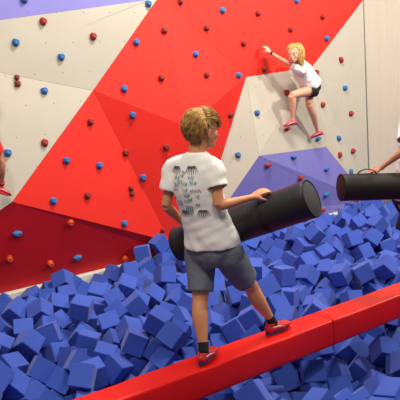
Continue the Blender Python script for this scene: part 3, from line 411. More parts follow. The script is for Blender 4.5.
def pit_label(s, t):
    if t < 3.05: 
        return ('blue foam cube in the pit on the near side of the red beam', 'foam cubes on the near side of the beam')
    if t < 4.0: return ('blue foam cube heaped just beyond the red beam', 'foam cubes just beyond the beam')
    if t < 5.4: return ('blue foam cube in the middle of the pit beyond the beam', 'foam cubes in the middle of the pit')
    if s < 4.6: return ('blue foam cube heaped at the foot of the crimson and red wall panels', 'foam cubes at the foot of the red panels')
    return ('blue foam cube heaped at the foot of the purple and grey wall panels', 'foam cubes at the foot of the purple panels')
for i, (s, t, z, a, b, c) in enumerate(decode(TOPC)):
    t = min(t, 6.19)
    if behind_curtain(W(s, t, z)): continue
    if proto is None:
        proto = bpy.data.objects.new('foam_cube', meshes[0]); o = proto
    else:
        o = proto.copy(); o.data = meshes[i % 3]
    COL.objects.link(o)
    o.location = W(s, t, z)
    o.rotation_euler = (RZ.to_3x3() @ Euler((a, b, c)).to_matrix()).to_euler()
    lab, grp = pit_label(s, t)
    tag(o, lab, 'foam cube', grp); CUBES.append(o)
# tell each cube by the landmark it lies next to
def project(P):
    d = P - EYE
    fw = d.y*_c - d.z*_s; up = d.y*_s + d.z*_c
    return (200 + FPX*(d.x*_cr - up*_sr)/fw, 200 - FPX*(d.x*_sr + up*_cr)/fw)
MARKS = [(206, 360, "the boy's left shoe"), (280, 329, "the boy's right shoe"), (200, 297, "the boy's left knee"), (252, 284, "the boy's right knee"),
 (331, 325, 'the seam of the red beam'), (0, 400, 'the lower left picture corner'), (400, 400, 'the lower right picture corner'), (75, 396, 'the lower left beam end'),
 (400, 300, 'the right beam end'), (9, 258, 'the leftmost orange hold'), (50, 263, 'the lowest orange hold'), (77, 257, 'the low blue hold on crimson'),
 (124, 258, 'the orange hold nearest the boy'), (174, 248, "the left end of the boy's roll"), (307, 208, "the right end of the boy's roll"), (345, 200, 'the left end of the second roll'),
 (322, 210, 'the lowest red hold on purple'), (394, 232, "the right-hand person's knee"), (0, 335, 'the left picture edge'), (240, 250, "the hem of the boy's shirt"),
 (300, 400, 'the bottom edge right of the boy'), (140, 375, "the beam left of the boy's left shoe"), (366, 300, 'the beam right of its seam')]
ORD = ['nearest', 'second', 'third', 'fourth', 'fifth', 'sixth', 'seventh', 'eighth', 'ninth', 'tenth', 'eleventh', 'twelfth', 'thirteenth', 'fourteenth']
SECT = ['right of', 'upper right of', 'above', 'upper left of', 'left of', 'lower left of', 'below', 'lower right of']
buckets = {}
for o in CUBES:
    x, y = project(o.location)
    dd, k = min((math.hypot(x-m[0], y-m[1]), i) for i, m in enumerate(MARKS))
    sec = int(round(math.atan2(MARKS[k][1]-y, x-MARKS[k][0])/(PI/4))) % 8
    buckets.setdefault((k, sec), []).append((dd, o.name, o))
for (k, sec), L in buckets.items():
    for r_, (dd, nm, o) in enumerate(sorted(L, key=lambda q: q[:2])):
        R3 = o.rotation_euler.to_matrix(); zs = sorted(abs(R3[2][j]) for j in range(3))
        look = 'flat' if zs[2] > .97 else 'cornerwise' if zs[2] < .74 else 'edgewise' if zs[0] < .12 and zs[2] < .93 else 'tilted'
        num = '' if r_ == 0 else ORD[min(r_, 13)] + ' '
        o['label'] = ('blue foam cube %s, %s%s %s' % (look, 'first ' if r_ == 0 else num, SECT[sec], MARKS[k][2]))
bm = bmesh.new()
src = [cube_mesh(k) for k in range(2)]
vv = []; ff = []
for i, (s, t, z, a, b, c) in enumerate(decode(RESTC)):
    P = W(s, t, z)
    if behind_curtain(P): continue
    mt = Matrix.Translation(P) @ RZ @ Euler((a, b, c)).to_matrix().to_4x4()
    sb = src[i % 2]; sb.verts.ensure_lookup_table(); off = len(vv)
    vv += [mt @ v.co for v in sb.verts]; ff += [[off+v.index for v in f.verts] for f in sb.faces]
for sb in src: sb.free()
me = bpy.data.meshes.new('foam_cubes'); me.from_pydata(vv, [], ff); me.materials.append(M['foam'])
o = bpy.data.objects.new('foam_cubes', me); COL.objects.link(o); o['kind'] = 'stuff'
o['label'] = 'the deeper and outermost blue foam cubes filling the rest of the pit'; o['category'] = 'foam cubes'

# ================================================================ climbing holds bolted to the wall
def blob(seed, sx, sz, dep, lobes=0):
    b = bmesh.new(); bmesh.ops.create_icosphere(b, subdivisions=3, radius=1)
    off = Vector((seed*3.1, seed*1.7, 0))
    for v in b.verts:
        p = v.co.copy()
        k = 1 + .22*noise.noise(p*1.4 + off) + .08*noise.noise(p*3.5 + off)
        x, y, z = p.x*k, p.y, p.z*k
        y = min(y, .25)                                     # flat back against the wall
        yy = y*dep
        if p.z > .1 and y < 0: yy *= 1.0 + .35*p.z          # jug: the lip stands out at the top
        dsh = math.exp(-((p.x)**2 + (p.z-.25)**2)/.10)
        if y < 0: yy += dep*.42*dsh                         # dished grip
        v.co = Vector((x*sx, yy, z*sz))
    return b
def holdset(seed, kind):
    if kind == 'double':
        b = blob(seed, .036, .036, .05)
        for v in b.verts: v.co.z -= .034
        c = blob(seed+2, .030, .030, .045)
        for v in c.verts: v.co.z += .036
        me = bpy.data.meshes.new('t'); c.to_mesh(me); c.free(); b.from_mesh(me); bpy.data.meshes.remove(me); return b
    if kind == 'edge': return blob(seed, .055, .030, .055)
    if kind == 'tall': return blob(seed, .033, .05, .055)
    return blob(seed, .040, .042, .055)
HPROT = {}
def hold(px, py, colour, kind, label, group=None):
    P = loc3(att(px, py, TW-.1)); O = loc3(EYE)
    hit = wall_tree.ray_cast(O, (loc3(ray(px, py))).normalized())
    if hit[0] is None: return
    nrm = hit[1]
    if nrm.y > 0: nrm = -nrm
    key = (colour, kind)
    if key not in HPROT:
        b = holdset(len(HPROT)*1.3+.7, kind); me = bpy.data.meshes.new('climbing_hold'); b.to_mesh(me); b.free()
        for p in me.polygons: p.use_smooth = True
        me.materials.append(M['hold_'+colour])
        b = bmesh.new()
        bmesh.ops.create_cone(b, cap_ends=True, segments=10, radius1=.010, radius2=.010, depth=.014, matrix=Matrix.Translation((0, -.030, .010)) @ Matrix.Rotation(PI/2, 4, 'X'))
        mb = bpy.data.meshes.new('bolt'); b.to_mesh(mb); b.free(); mb.materials.append(M['bolt'])
        HPROT[key] = (me, mb)
    me, mb = HPROT[key]
    o = bpy.data.objects.new('climbing_hold', me); COL.objects.link(o)
    nw = RZ.to_3x3() @ nrm
    Yd = -nw; Zd = (Vector((0, 0, 1)) - Yd*Yd.z).normalized(); Xd = Yd.cross(Zd)
    R = Matrix((Xd, Yd, Zd)).transposed().to_4x4()
    spin = random.uniform(-.35, .35)
    o.matrix_world = Matrix.Translation(RZ @ hit[0] + nw*.004) @ R @ Matrix.Rotation(spin, 4, 'Y') @ Matrix.Scale(.90, 4)
    bo = bpy.data.objects.new('bolt', mb); COL.objects.link(bo); bo.parent = o
    tag(o, label, 'climbing hold', group)
    return o
HOLDS = [
 (24, -.5, 'blue', 'round', 'blue climbing hold on the purple panel in the upper left corner'),
 (43, 21.5, 'red', 'round', 'red climbing hold topmost on the left grey panels, right of the upper left blue hold'),
 (15.5, 42.5, 'blue', 'round', 'blue climbing hold on the upper left grey panel near the left edge'),
 (93, 36.5, 'red', 'round', 'red climbing hold on the upper left grey panel nearest the red stripe'),
 (61, 57, 'blue', 'round', 'blue climbing hold in the middle of the upper left grey panel'),
 (17, 81, 'maroon', 'double', 'tall double red climbing hold just under the seam of the left grey panels'),
 (44, 91, 'blue', 'round', 'blue climbing hold below the grey seam, right of the double red hold'),
 (148, 4, 'blue', 'round', 'blue climbing hold at the very top beside the purple corner'),
 (180, 1, 'maroon', 'tall', 'dark red climbing hold cut by the top edge, right of the topmost blue hold'),
 (164, 30.5, 'maroon', 'round', 'dark red climbing hold high on the red stripe below the apex of the panels'),
 (136, 42.5, 'blue', 'round', 'blue climbing hold on the red stripe close to its upper left edge'),
 (195, 54.5, 'blue', 'round', 'blue climbing hold on the bright red panel high above the boy'),
 (161, 78, 'maroon', 'round', 'dark red climbing hold on the red stripe above and left of the boy\'s head'),
 (124, 89, 'blue', 'round', 'blue climbing hold on the red stripe just above the darker triangle'),
 (222, 10.5, 'blue', 'round', 'blue climbing hold near the top of the large red panel, left of centre'),
 (257.5, 13.5, 'maroon', 'round', 'dark red climbing hold near the top above the climbing girl\'s hand'),
 (206, 28, 'maroon', 'round', 'dark red climbing hold beside the long diagonal seam near the top'),
 (296, 1, 'blue', 'round', 'blue climbing hold at the top edge above the climbing girl\'s head'),
 (290, 29.5, 'maroon', 'round', 'dark red climbing hold directly above the climbing girl\'s head'),
 (243, 43.5, 'maroon', 'round', 'dark red climbing hold left of the climbing girl\'s raised hand'),
 (264, 69, 'maroon', 'round', 'dark red climbing hold below the climbing girl\'s raised forearm'),
 (238, 75.5, 'blue', 'round', 'blue climbing hold at the upper left corner of the middle grey panel'),
 (206, 75, 'maroon', 'round', 'dark red climbing hold on the red panel above the boy\'s hair'),
 (286, 92.5, 'red', 'round', 'red climbing hold on grey left of the climbing girl\'s bent knee'),
 (322, 17, 'maroon', 'round', 'dark red climbing hold on the red panel nearest the upper right grey panel'),
 (326, 38.5, 'blue', 'round', 'blue climbing hold on the red edge right of the climbing girl\'s head'),
 (340.5, 60, 'red', 'tall', 'tall red climbing hold high on the right grey panel near the curtain'),
 (316, 73, 'maroon', 'tall', 'dark red climbing hold directly behind the climbing girl\'s back'),
 (344.5, 88, 'blue', 'round', 'blue climbing hold uppermost blue one on the right grey panel'),
 (7.5, 153, 'blue', 'round', 'blue climbing hold beside the red shorts of the climber at the left edge'),
 (44.5, 143, 'red', 'round', 'red climbing hold on grey close to the left edge of the red stripe'),
 (90, 122, 'maroon', 'round', 'dark red climbing hold in the bright red area below the grey seam corner'),
 (66, 160.5, 'blue', 'round', 'leftmost blue climbing hold in the bright red area above the crimson panel'),
 (99, 165.5, 'blue', 'round', 'blue climbing hold in the middle of the bright red area, right of its twin'),
 (87, 195.5, 'maroon', 'round', 'dark red climbing hold above the crimson panel, between two blue holds'),
 (53, 201, 'blue', 'round', 'blue climbing hold just above the upper edge of the crimson panel at left'),
 (132.5, 115, 'blue', 'round', 'blue climbing hold at the top of the darker red triangle left of the boy'),
 (125.5, 152.5, 'maroon', 'round', 'dark red climbing hold beside the long seam left of the boy\'s shoulder'),
 (166, 147, 'maroon', 'round', 'dark red climbing hold next to the boy\'s left shoulder'),
 (143, 177.5, 'blue', 'round', 'blue climbing hold level with the boy\'s left sleeve'),
 (131, 191, 'maroon', 'double', 'small double dark red climbing hold left of the boy\'s left arm'),
 (230, 115, 'maroon', 'round', 'dark red climbing hold right of the boy\'s face near the grey edge'),
 (256.5, 113, 'blue', 'round', 'blue climbing hold high on the middle grey panel beside its seam'),
 (238, 155, 'blue', 'round', 'blue climbing hold low on the middle grey panel right of the boy\'s sleeve'),
 (267.5, 165, 'red', 'edge', 'red climbing hold near the peak of the purple panel'),
 (286.5, 129, 'red', 'edge', 'red climbing hold under the climbing girl\'s left shoe'),
 (293, 157, 'blue', 'edge', 'blue climbing hold in the upper middle of the purple panel'),
 (300, 178, 'red', 'round', 'red climbing hold on purple just above the end of the boy\'s black roll'),
 (322, 105, 'red', 'round', 'red climbing hold right of the climbing girl\'s lower leg'),
 (350.5, 113.5, 'red', 'round', 'red climbing hold halfway down the right grey panel near the curtain'),
 (338, 138.5, 'blue', 'tall', 'blue climbing hold on the right grey panel right of the climbing girl\'s right shoe'),
 (317.5, 139, 'blue', 'edge', 'blue climbing hold under the climbing girl\'s right shoe'),
 (352.5, 151, 'red', 'round', 'red climbing hold low on the right grey panel nearest the curtain'),
 (339, 155, 'red', 'tall', 'tall red climbing hold at the right slope of the purple panel'),
 (350, 172, 'blue', 'tall', 'blue climbing hold just above the second black roll'),
 (326, 169, 'blue', 'edge', 'blue climbing hold on purple between the two black rolls, the upper one'),
 (326.5, 194, 'blue', 'edge', 'blue climbing hold on purple between the two black rolls, the lower one'),
 (17, 233, 'blue', 'edge', 'blue climbing hold at the left end of the crimson panel'),
 (70, 222.5, 'orange', 'round', 'orange climbing hold just under the upper edge of the crimson panel'),
 (9, 258.5, 'orange', 'round', 'orange climbing hold low at the left end of the crimson panel'),
 (50, 263.5, 'orange', 'round', 'orange climbing hold at the bottom of the crimson panel above the foam'),
 (77, 257, 'blue', 'edge', 'blue climbing hold low on the crimson panel'),
 (124, 223.5, 'blue', 'round', 'blue climbing hold above the crimson edge left of the boy\'s waist'),
 (162, 233, 'maroon', 'double', 'small dark red climbing hold left of the end of the black roll'),
 (124.5, 258.5, 'orange', 'round', 'orange climbing hold low on the crimson panel near the boy'),
 (322, 210, 'red', 'round', 'red climbing hold at the foot of the purple panel under the roll end'),
 (355.5, 202, 'red', 'round', 'red climbing hold at the foot of the wall under the second black roll'),
]
for h in HOLDS: hold(*h)

# ================================================================ people
ZUP = Vector((0, 0, 1))
def frame_from(fwd, up=ZUP):
    f = Vector(fwd).normalized(); l = Vector(up).cross(f).normalized(); u2 = f.cross(l).normalized()
    return f, l, u2                       # forward, left, up
def add_head(bm, c, fwd, up, k=1.0):
    """cranium, jaw, nose, ears, brow; c = middle of the skull, k = scale (1 = 23 cm head)"""
    f, l, u = frame_from(fwd, up)
    def q(a, b, d): return c + f*a*k + l*b*k + u*d*k
    ellipsoid(bm, q(-.008, 0, .026), .095*k, .076*k, .088*k, f, l, u)        # cranium
    ellipsoid(bm, q(.030, 0, -.030), .060*k, .060*k, .070*k, f, l, u)        # face
    ellipsoid(bm, q(.040, 0, -.072), .044*k, .046*k, .036*k, f, l, u)        # jaw
    ellipsoid(bm, q(.072, 0, -.088), .018*k, .021*k, .016*k, f, l, u, 2)     # chin
    ellipsoid(bm, q(.074, 0, .014), .018*k, .046*k, .014*k, f, l, u, 2)      # brow
    for s in (-1, 1):
        ellipsoid(bm, q(.056, s*.038, -.030), .026*k, .022*k, .022*k, f, l, u, 2)   # cheek
        ellipsoid(bm, q(-.004, s*.076, -.016), .017*k, .007*k, .030*k, (f - l*s*.35), (l + f*s*.35), u, 2)   # ear
        ellipsoid(bm, q(-.002, s*.074, -.040), .009*k, .006*k, .012*k, f, l, u, 2)  # ear lobe
    loft(bm, [q(.080, 0, .008), q(.092, 0, -.014), q(.105, 0, -.032), q(.096, 0, -.040)], [.008*k, .0095*k, .0125*k, .010*k], w=l, n=10, sub=2)
    ellipsoid(bm, q(.086, 0, -.057), .012*k, .022*k, .0075*k, f, l, u, 2)    # lips
    ellipsoid(bm, q(.083, 0, -.066), .011*k, .019*k, .0075*k, f, l, u, 2)
def add_hand(bm, wrist, d, pn, thumb, curl=1.0, k=1.0, spread=.0):
    """palm and five fingers; d = towards the knuckles, pn = the side the palm faces, thumb = +1/-1 side"""
    d = Vector(d).normalized(); pn = Vector(pn); pn = (pn - d*pn.dot(d)).normalized()
    s = d.cross(pn).normalized()*thumb
    kn = wrist + d*.085*k
    loft(bm, [wrist - d*.02*k, wrist + d*.02*k, wrist + d*.055*k, kn], [(.024*k, .019*k), (.032*k, .016*k), (.040*k, .0155*k), (.040*k, .012*k)], w=s, n=14, sub=2)
    L = [.092, .100, .094, .076]
    for i in range(4):
        off = (.0295 - .0195*i)*k
        a = kn + s*off - d*.012*k
        dirv = (d + s*spread*(1.5-i)*.3).normalized()
        pts = [a]; ang = 0; r = [.0095*k]
        for j, (ln, bend) in enumerate(((.50, .25), (.28, 1.0), (.22, .75))):
            ang += bend*curl
            v = dirv*math.cos(ang) + pn*math.sin(ang)
            pts.append(pts[-1] + v*L[i]*ln*k*1.05); r.append((.0088, .0080, .0066)[j]*k)
        loft(bm, pts, r, w=s, n=8, sub=2, cap=.8)
    a = wrist + d*.022*k + s*.026*k
    v1 = (d*.62 + s*.62 + pn*.45*curl).normalized(); v2 = (d*.85 + s*.1 + pn*.75*curl).normalized()
    loft(bm, [a, a + v1*.038*k, a + v1*.038*k + v2*.030*k, a + v1*.038*k + v2*.052*k], [.0135*k, .0115*k, .0098*k, .0078*k], w=pn, n=8, sub=2, cap=.8)
def add_arm(bm, S, E, Wr, k=1.0, fat=1.0):
    loft(bm, [S, S.lerp(E, .3), S.lerp(E, .65), E], [.046*k*fat, .043*k*fat, .037*k*fat, .034*k*fat], w=ZUP, n=14, sub=3)
    ax = (Wr-E).cross(ZUP)
    loft(bm, [E, E.lerp(Wr, .25), E.lerp(Wr, .6), Wr], [(.033*k*fat, .033*k*fat), (.038*k*fat, .034*k*fat), (.030*k*fat, .026*k*fat), (.024*k, .019*k)], w=ax if ax.length > .01 else N, n=14, sub=3)
def add_leg(bm, Hp, K, A, fwd, k=1.0, fat=1.0):
    """thigh and shank with calf muscle behind the bone"""
    back = -Vector(fwd).normalized()
    loft(bm, [Hp, Hp.lerp(K, .35), Hp.lerp(K, .75), K], [.082*k*fat, .076*k*fat, .058*k*fat, .050*k*fat], w=back, n=18, sub=3)
    m1 = K.lerp(A, .28) + back*.014*k; m2 = K.lerp(A, .6) + back*.006*k
    loft(bm, [K, m1, m2, K.lerp(A, .85), A], [(.050*k*fat, .048*k*fat), (.055*k*fat, .051*k*fat), (.042*k*fat, .040*k*fat), (.031*k, .029*k), (.033*k, .030*k)], w=back, n=18, sub=3)
def add_foot(bm, A, fwd, k=1.0, up=ZUP, ln=.23, fat=1.0):
    f = Vector(fwd).normalized(); up = Vector(up)
    b = A - up*.055*k
    pts = [b - f*.06*k, b - f*.02*k + up*.012*k, b + f*.05*k + up*.006*k, b + f*.11*k - up*.006*k, b + f*.165*k*ln/.23 - up*.012*k]
    l = up.cross(f)
    loft(bm, pts, [(.030*k*fat, .034*k), (.035*k*fat, .042*k), (.040*k*fat, .038*k), (.044*k*fat, .028*k), (.030*k*fat, .020*k)], w=l, n=16, sub=3)
    return b, f, l
def noise_disp(bm, amp, sc, seed=0, stretch=None):
    bm.normal_update()
    dn = []
    for v in bm.verts:
        p = v.co.copy()
        if stretch: p = Vector((p.x*stretch[0], p.y*stretch[1], p.z*stretch[2]))
        dn.append(noise.noise(p*sc + Vector((seed, seed*2.3, 0))) + .5*noise.noise(p*sc*2.2 + Vector((seed, 5, 0))))
    for v, d in zip(bm.verts, dn): v.co += v.normal*amp*d
def tufts(c, f, l, u, k, count, length, flow, mask, rad=.0035, scale=(1.07, 1.10, 1.10), seed=1, lift=.004, jit=.2, short=1.0):
    """locks of hair rooted on the skull; flow(dir) gives the way they lie"""
    rnd = random.Random(seed); bm = bmesh.new()
    cc = c + u*.026*k - f*.008*k
    ax = Vector((.095*k*scale[0], .076*k*scale[1], .088*k*scale[2]))
    n = 0; tries = 0
    while n < count and tries < count*30:
        tries += 1
        v = Vector((rnd.gauss(0, 1), rnd.gauss(0, 1), rnd.gauss(0, 1))).normalized()
        if not mask(v): continue
        n += 1
        P = []; p = v.copy(); L = length*(.7+.6*rnd.random())*(short if (v.x > -.35 and v.z < .5) else 1); steps = 5
        for j in range(steps+1):
            w = cc + f*p.x*ax.x + l*p.y*ax.y + u*p.z*ax.z
            nn = (f*p.x/ax.x + l*p.y/ax.y + u*p.z/ax.z).normalized()
            P.append(w + nn*(lift*k*(j/steps)**1.2*(1+rnd.random())*1.5))
            d = Vector(flow(p)) + Vector((rnd.uniform(-jit, jit), rnd.uniform(-jit, jit), rnd.uniform(-jit, jit)))
            d = d - p*d.dot(p)
            if d.length > 1e-4: d.normalize()
            p = (p + d*(L/steps)/.09).normalized()
        r = rad*k*(.7+.6*rnd.random())
        loft(bm, P, [r*q for q in (.8, 1.15, 1.15, .95, .65, .15)], w=l, n=5, sub=1, cap=.3)
    return bm
def hair_cap(c, f, l, u, k, scale=(1.05, 1.08, 1.08), front=.35, low=-.4):
    b = bmesh.new(); bmesh.ops.create_icosphere(b, subdivisions=4, radius=1)
    kill = [v for v in b.verts if (v.co.x > front and v.co.z < .45) or v.co.z < low - .25*(v.co.x < -.2) or (abs(v.co.y) > .70 and v.co.z < .10 and v.co.x > -.32)]
    bmesh.ops.delete(b, geom=kill, context='VERTS')
    cc = c + u*.026*k - f*.008*k
    for v in b.verts:
        q = 1 + .03*noise.noise(v.co*6)
        v.co = cc + f*v.co.x*.095*k*scale[0]*q + l*v.co.y*.076*k*scale[1]*q + u*v.co.z*.088*k*scale[2]*q
    return b
def make_shoe(parent, org, A, fwd, up=ZUP, k=1.0, mat='shoe', sole='sole', ln=.25, names=True, sock=True, shank=None):
    """low climbing shoe with rubber sole, laces and a dark sock"""
    f = Vector(fwd).normalized(); up = Vector(up); up = (up - f*up.dot(f)).normalized(); l = up.cross(f)
    g = A - up*.078*k                       # the ground under the ankle
    bm = bmesh.new()
    loft(bm, [g - f*.062*k + up*.030*k, g - f*.035*k + up*.038*k, g + f*.02*k + up*.040*k, g + f*.08*k + up*.033*k, g + f*(ln-.095)*k + up*.026*k, g + f*(ln-.062)*k + up*.019*k],
         [(.024*k, .026*k), (.033*k, .034*k), (.037*k, .037*k), (.043*k, .028*k), (.040*k, .020*k), (.022*k, .011*k)], w=l, n=18, sub=3)
    loft(bm, [g - f*.012*k + up*.030*k, g - f*.012*k + up*.062*k, g - f*.014*k + up*.078*k], [(.036*k, .046*k), (.034*k, .042*k), (.036*k, .044*k)], w=l, n=16, sub=3, cap=.1)
    bm = remesh(bm, .0055, 3)
    sh = mk('shoe', bm, M[mat], parent, org)
    bm = bmesh.new(); n = 28; out = []
    for i in range(n):
        a = 2*PI*i/n; x = math.cos(a); y = math.sin(a)
        wdt = (.034 + .012*max(0, x))*k
        out.append(g + f*((.5*(ln-.0)*x + (ln/2-.078))*k*.98) + l*y*wdt)
    lo = [bm.verts.new(p + up*.001) for p in out]; hi = [bm.verts.new(p + up*.016*k) for p in out]
    bm.faces.new(lo[::-1]); bm.faces.new(hi)
    for i in range(n): bm.faces.new((lo[i], lo[(i+1) % n], hi[(i+1) % n], hi[i]))
    bmesh.ops.recalc_face_normals(bm, faces=bm.faces)
    mk('sole', bm, M[sole], sh, org, smooth=False)
    bm = bmesh.new()
    for j in range(3):
        q = g + f*(.035+.025*j)*k + up*(.072-.008*j)*k
        loft(bm, [q - l*.026*k - up*.012*k, q, q + l*.026*k - up*.012*k], [.0045*k]*3, w=up, n=6, sub=3)
    # pale swoosh-like side bands
    for sgn in (-1, 1):
        loft(bm, [g + f*.09*k + l*sgn*.040*k + up*.030*k, g + f*.03*k + l*sgn*.037*k + up*.045*k, g - f*.03*k + l*sgn*.033*k + up*.050*k], [(.0025*k, .005*k)]*3, w=l, n=6, sub=3)
    mk('laces', bm, M['white_trim'], sh, org)
    if sock:
        S = shank if shank is not None else A + up*.2
        d = (S - A).normalized()
        bm = bmesh.new(); loft(bm, [A - d*.02*k, A + d*.03*k, A + d*.052*k], [.036*k, .036*k, .0375*k], w=f, n=18, sub=3, cap=.1)
        mk('sock', bm, M['sock'], parent, org)
def strokes(tree, origin, X, Y, Nn, items, lift=.0025):
    """small printed marks laid on the cloth: items = list of polylines [(x, y, width), ...] in metres on the chest plane"""
    bm = bmesh.new()
    for pl in items:
        prev = None; pts = []
        for i, (x, y, w) in enumerate(pl):
            x2, y2 = pl[min(i+1, len(pl)-1)][:2]; x1, y1 = pl[max(i-1, 0)][:2]
            dx, dy = x2-x1, y2-y1; ln = math.hypot(dx, dy) or 1
            ox, oy = -dy/ln*w/2, dx/ln*w/2
            pr = []
            for sx in (1, -1):
                o = origin + X*(x+ox*sx) + Y*(y+oy*sx) + Nn*.35
                h = tree.ray_cast(o, -Nn)
                if h[0] is None: pr = None; break
                pr.append(bm.verts.new(h[0] + h[1]*lift))
            if pr and prev: bm.faces.new((prev[0], pr[0], pr[1], prev[1]))
            prev = pr
    return bm
def tree_of(bm): return BVHTree.FromBMesh(bm)
def make_tube(A, B, R, label, mat, strap_at, end_mat, side):
    """padded jousting roll: round vinyl body, piped ends, webbing handles"""
    ax = (B-A).normalized(); L = (B-A).length; c = (A+B)/2
    o = thing('padded_roll', label, 'padded roll', A.lerp(B, .5))
    org = o.location.copy()
    bm = bmesh.new(); n = 48
    w = ax.cross(ZUP).normalized(); b = ax.cross(w)
    prof = [(0, R*.955), (.004, R*.985), (.012, R), (.05, R*1.0)] + [(L*q, R*(1+.006*math.sin(q*19))) for q in (.15, .25, .35, .45, .5, .55, .65, .75, .85)] + [(L-.05, R), (L-.012, R), (L-.004, R*.985), (L, R*.955)]
    rings = []
    for (d, r_) in prof:
        rings.append([bm.verts.new(A + ax*d + w*r_*math.cos(2*PI*i/n) + b*r_*math.sin(2*PI*i/n)) for i in range(n)])
    for r0, r1 in zip(rings, rings[1:]):
        for i in range(n): bm.faces.new((r0[i], r0[(i+1) % n], r1[(i+1) % n], r1[i]))
    for rg in (rings[0], rings[-1]): bm.faces.new(rg)
    bmesh.ops.recalc_face_normals(bm, faces=bm.faces)
    noise_disp(bm, .0018, 14)
    mk('roll_cover', bm, M[mat], o, org)
    for P, d in ((A, -ax), (B, ax)):
        bm = bmesh.new(); cen = bm.verts.new(P + d*.016); prev = [bm.verts.new(P + d*.002 + (w*math.cos(2*PI*i/n) + b*math.sin(2*PI*i/n))*R*.94) for i in range(n)]
        mid = [bm.verts.new(P + d*.012 + (w*math.cos(2*PI*i/n) + b*math.sin(2*PI*i/n))*R*.6) for i in range(n)]
        for i in range(n):
            bm.faces.new((prev[i], prev[(i+1) % n], mid[(i+1) % n], mid[i])); bm.faces.new((mid[i], mid[(i+1) % n], cen))
        bmesh.ops.recalc_face_normals(bm, faces=bm.faces)
        if bm.faces[0].normal.dot(d) < 0: bmesh.ops.reverse_faces(bm, faces=bm.faces)
        mk('end_cap', bm, M[end_mat], o, org)
        bm = bmesh.new(); ring = [P + d*.001 + (w*math.cos(2*PI*i/n) + b*math.sin(2*PI*i/n))*R*.975 for i in range(n+1)]
        loft(bm, ring, [.0055]*(n+1), w=d, n=8, sub=1, close=False)
        mk('piping', bm, M['strap'], o, org)
    for q in strap_at:                               # band round the roll and a raised handle loop
        bm = bmesh.new(); P = A + ax*q
        for k_ in range(n):
            a0, a1 = 2*PI*k_/n, 2*PI*(k_+1)/n
            vs = []
            for a_, dd in ((a0, -.018), (a1, -.018), (a1, .018), (a0, .018)):
                vs.append(bm.verts.new(P + ax*dd + (w*math.cos(a_) + b*math.sin(a_))*(R*1.012)))
            bm.faces.new(vs)
        bmesh.ops.remove_doubles(bm, verts=bm.verts, dist=.0005)
        mk('strap', bm, M['strap'], o, org)
    top = (ZUP - ax*ZUP.dot(ax)).normalized(); tl = (top + side*.35).normalized()
    for q in strap_at:
        bm = bmesh.new(); P = A + ax*q + tl*R
        loft(bm, [P - ax*.075 - tl*.004, P - ax*.055 + tl*.020, P + tl*.034, P + ax*.055 + tl*.020, P + ax*.075 - tl*.004], [(.003, .016)]*5, w=tl, n=8, sub=4)
        mk('handle', bm, M['strap'], o, org)
    return o

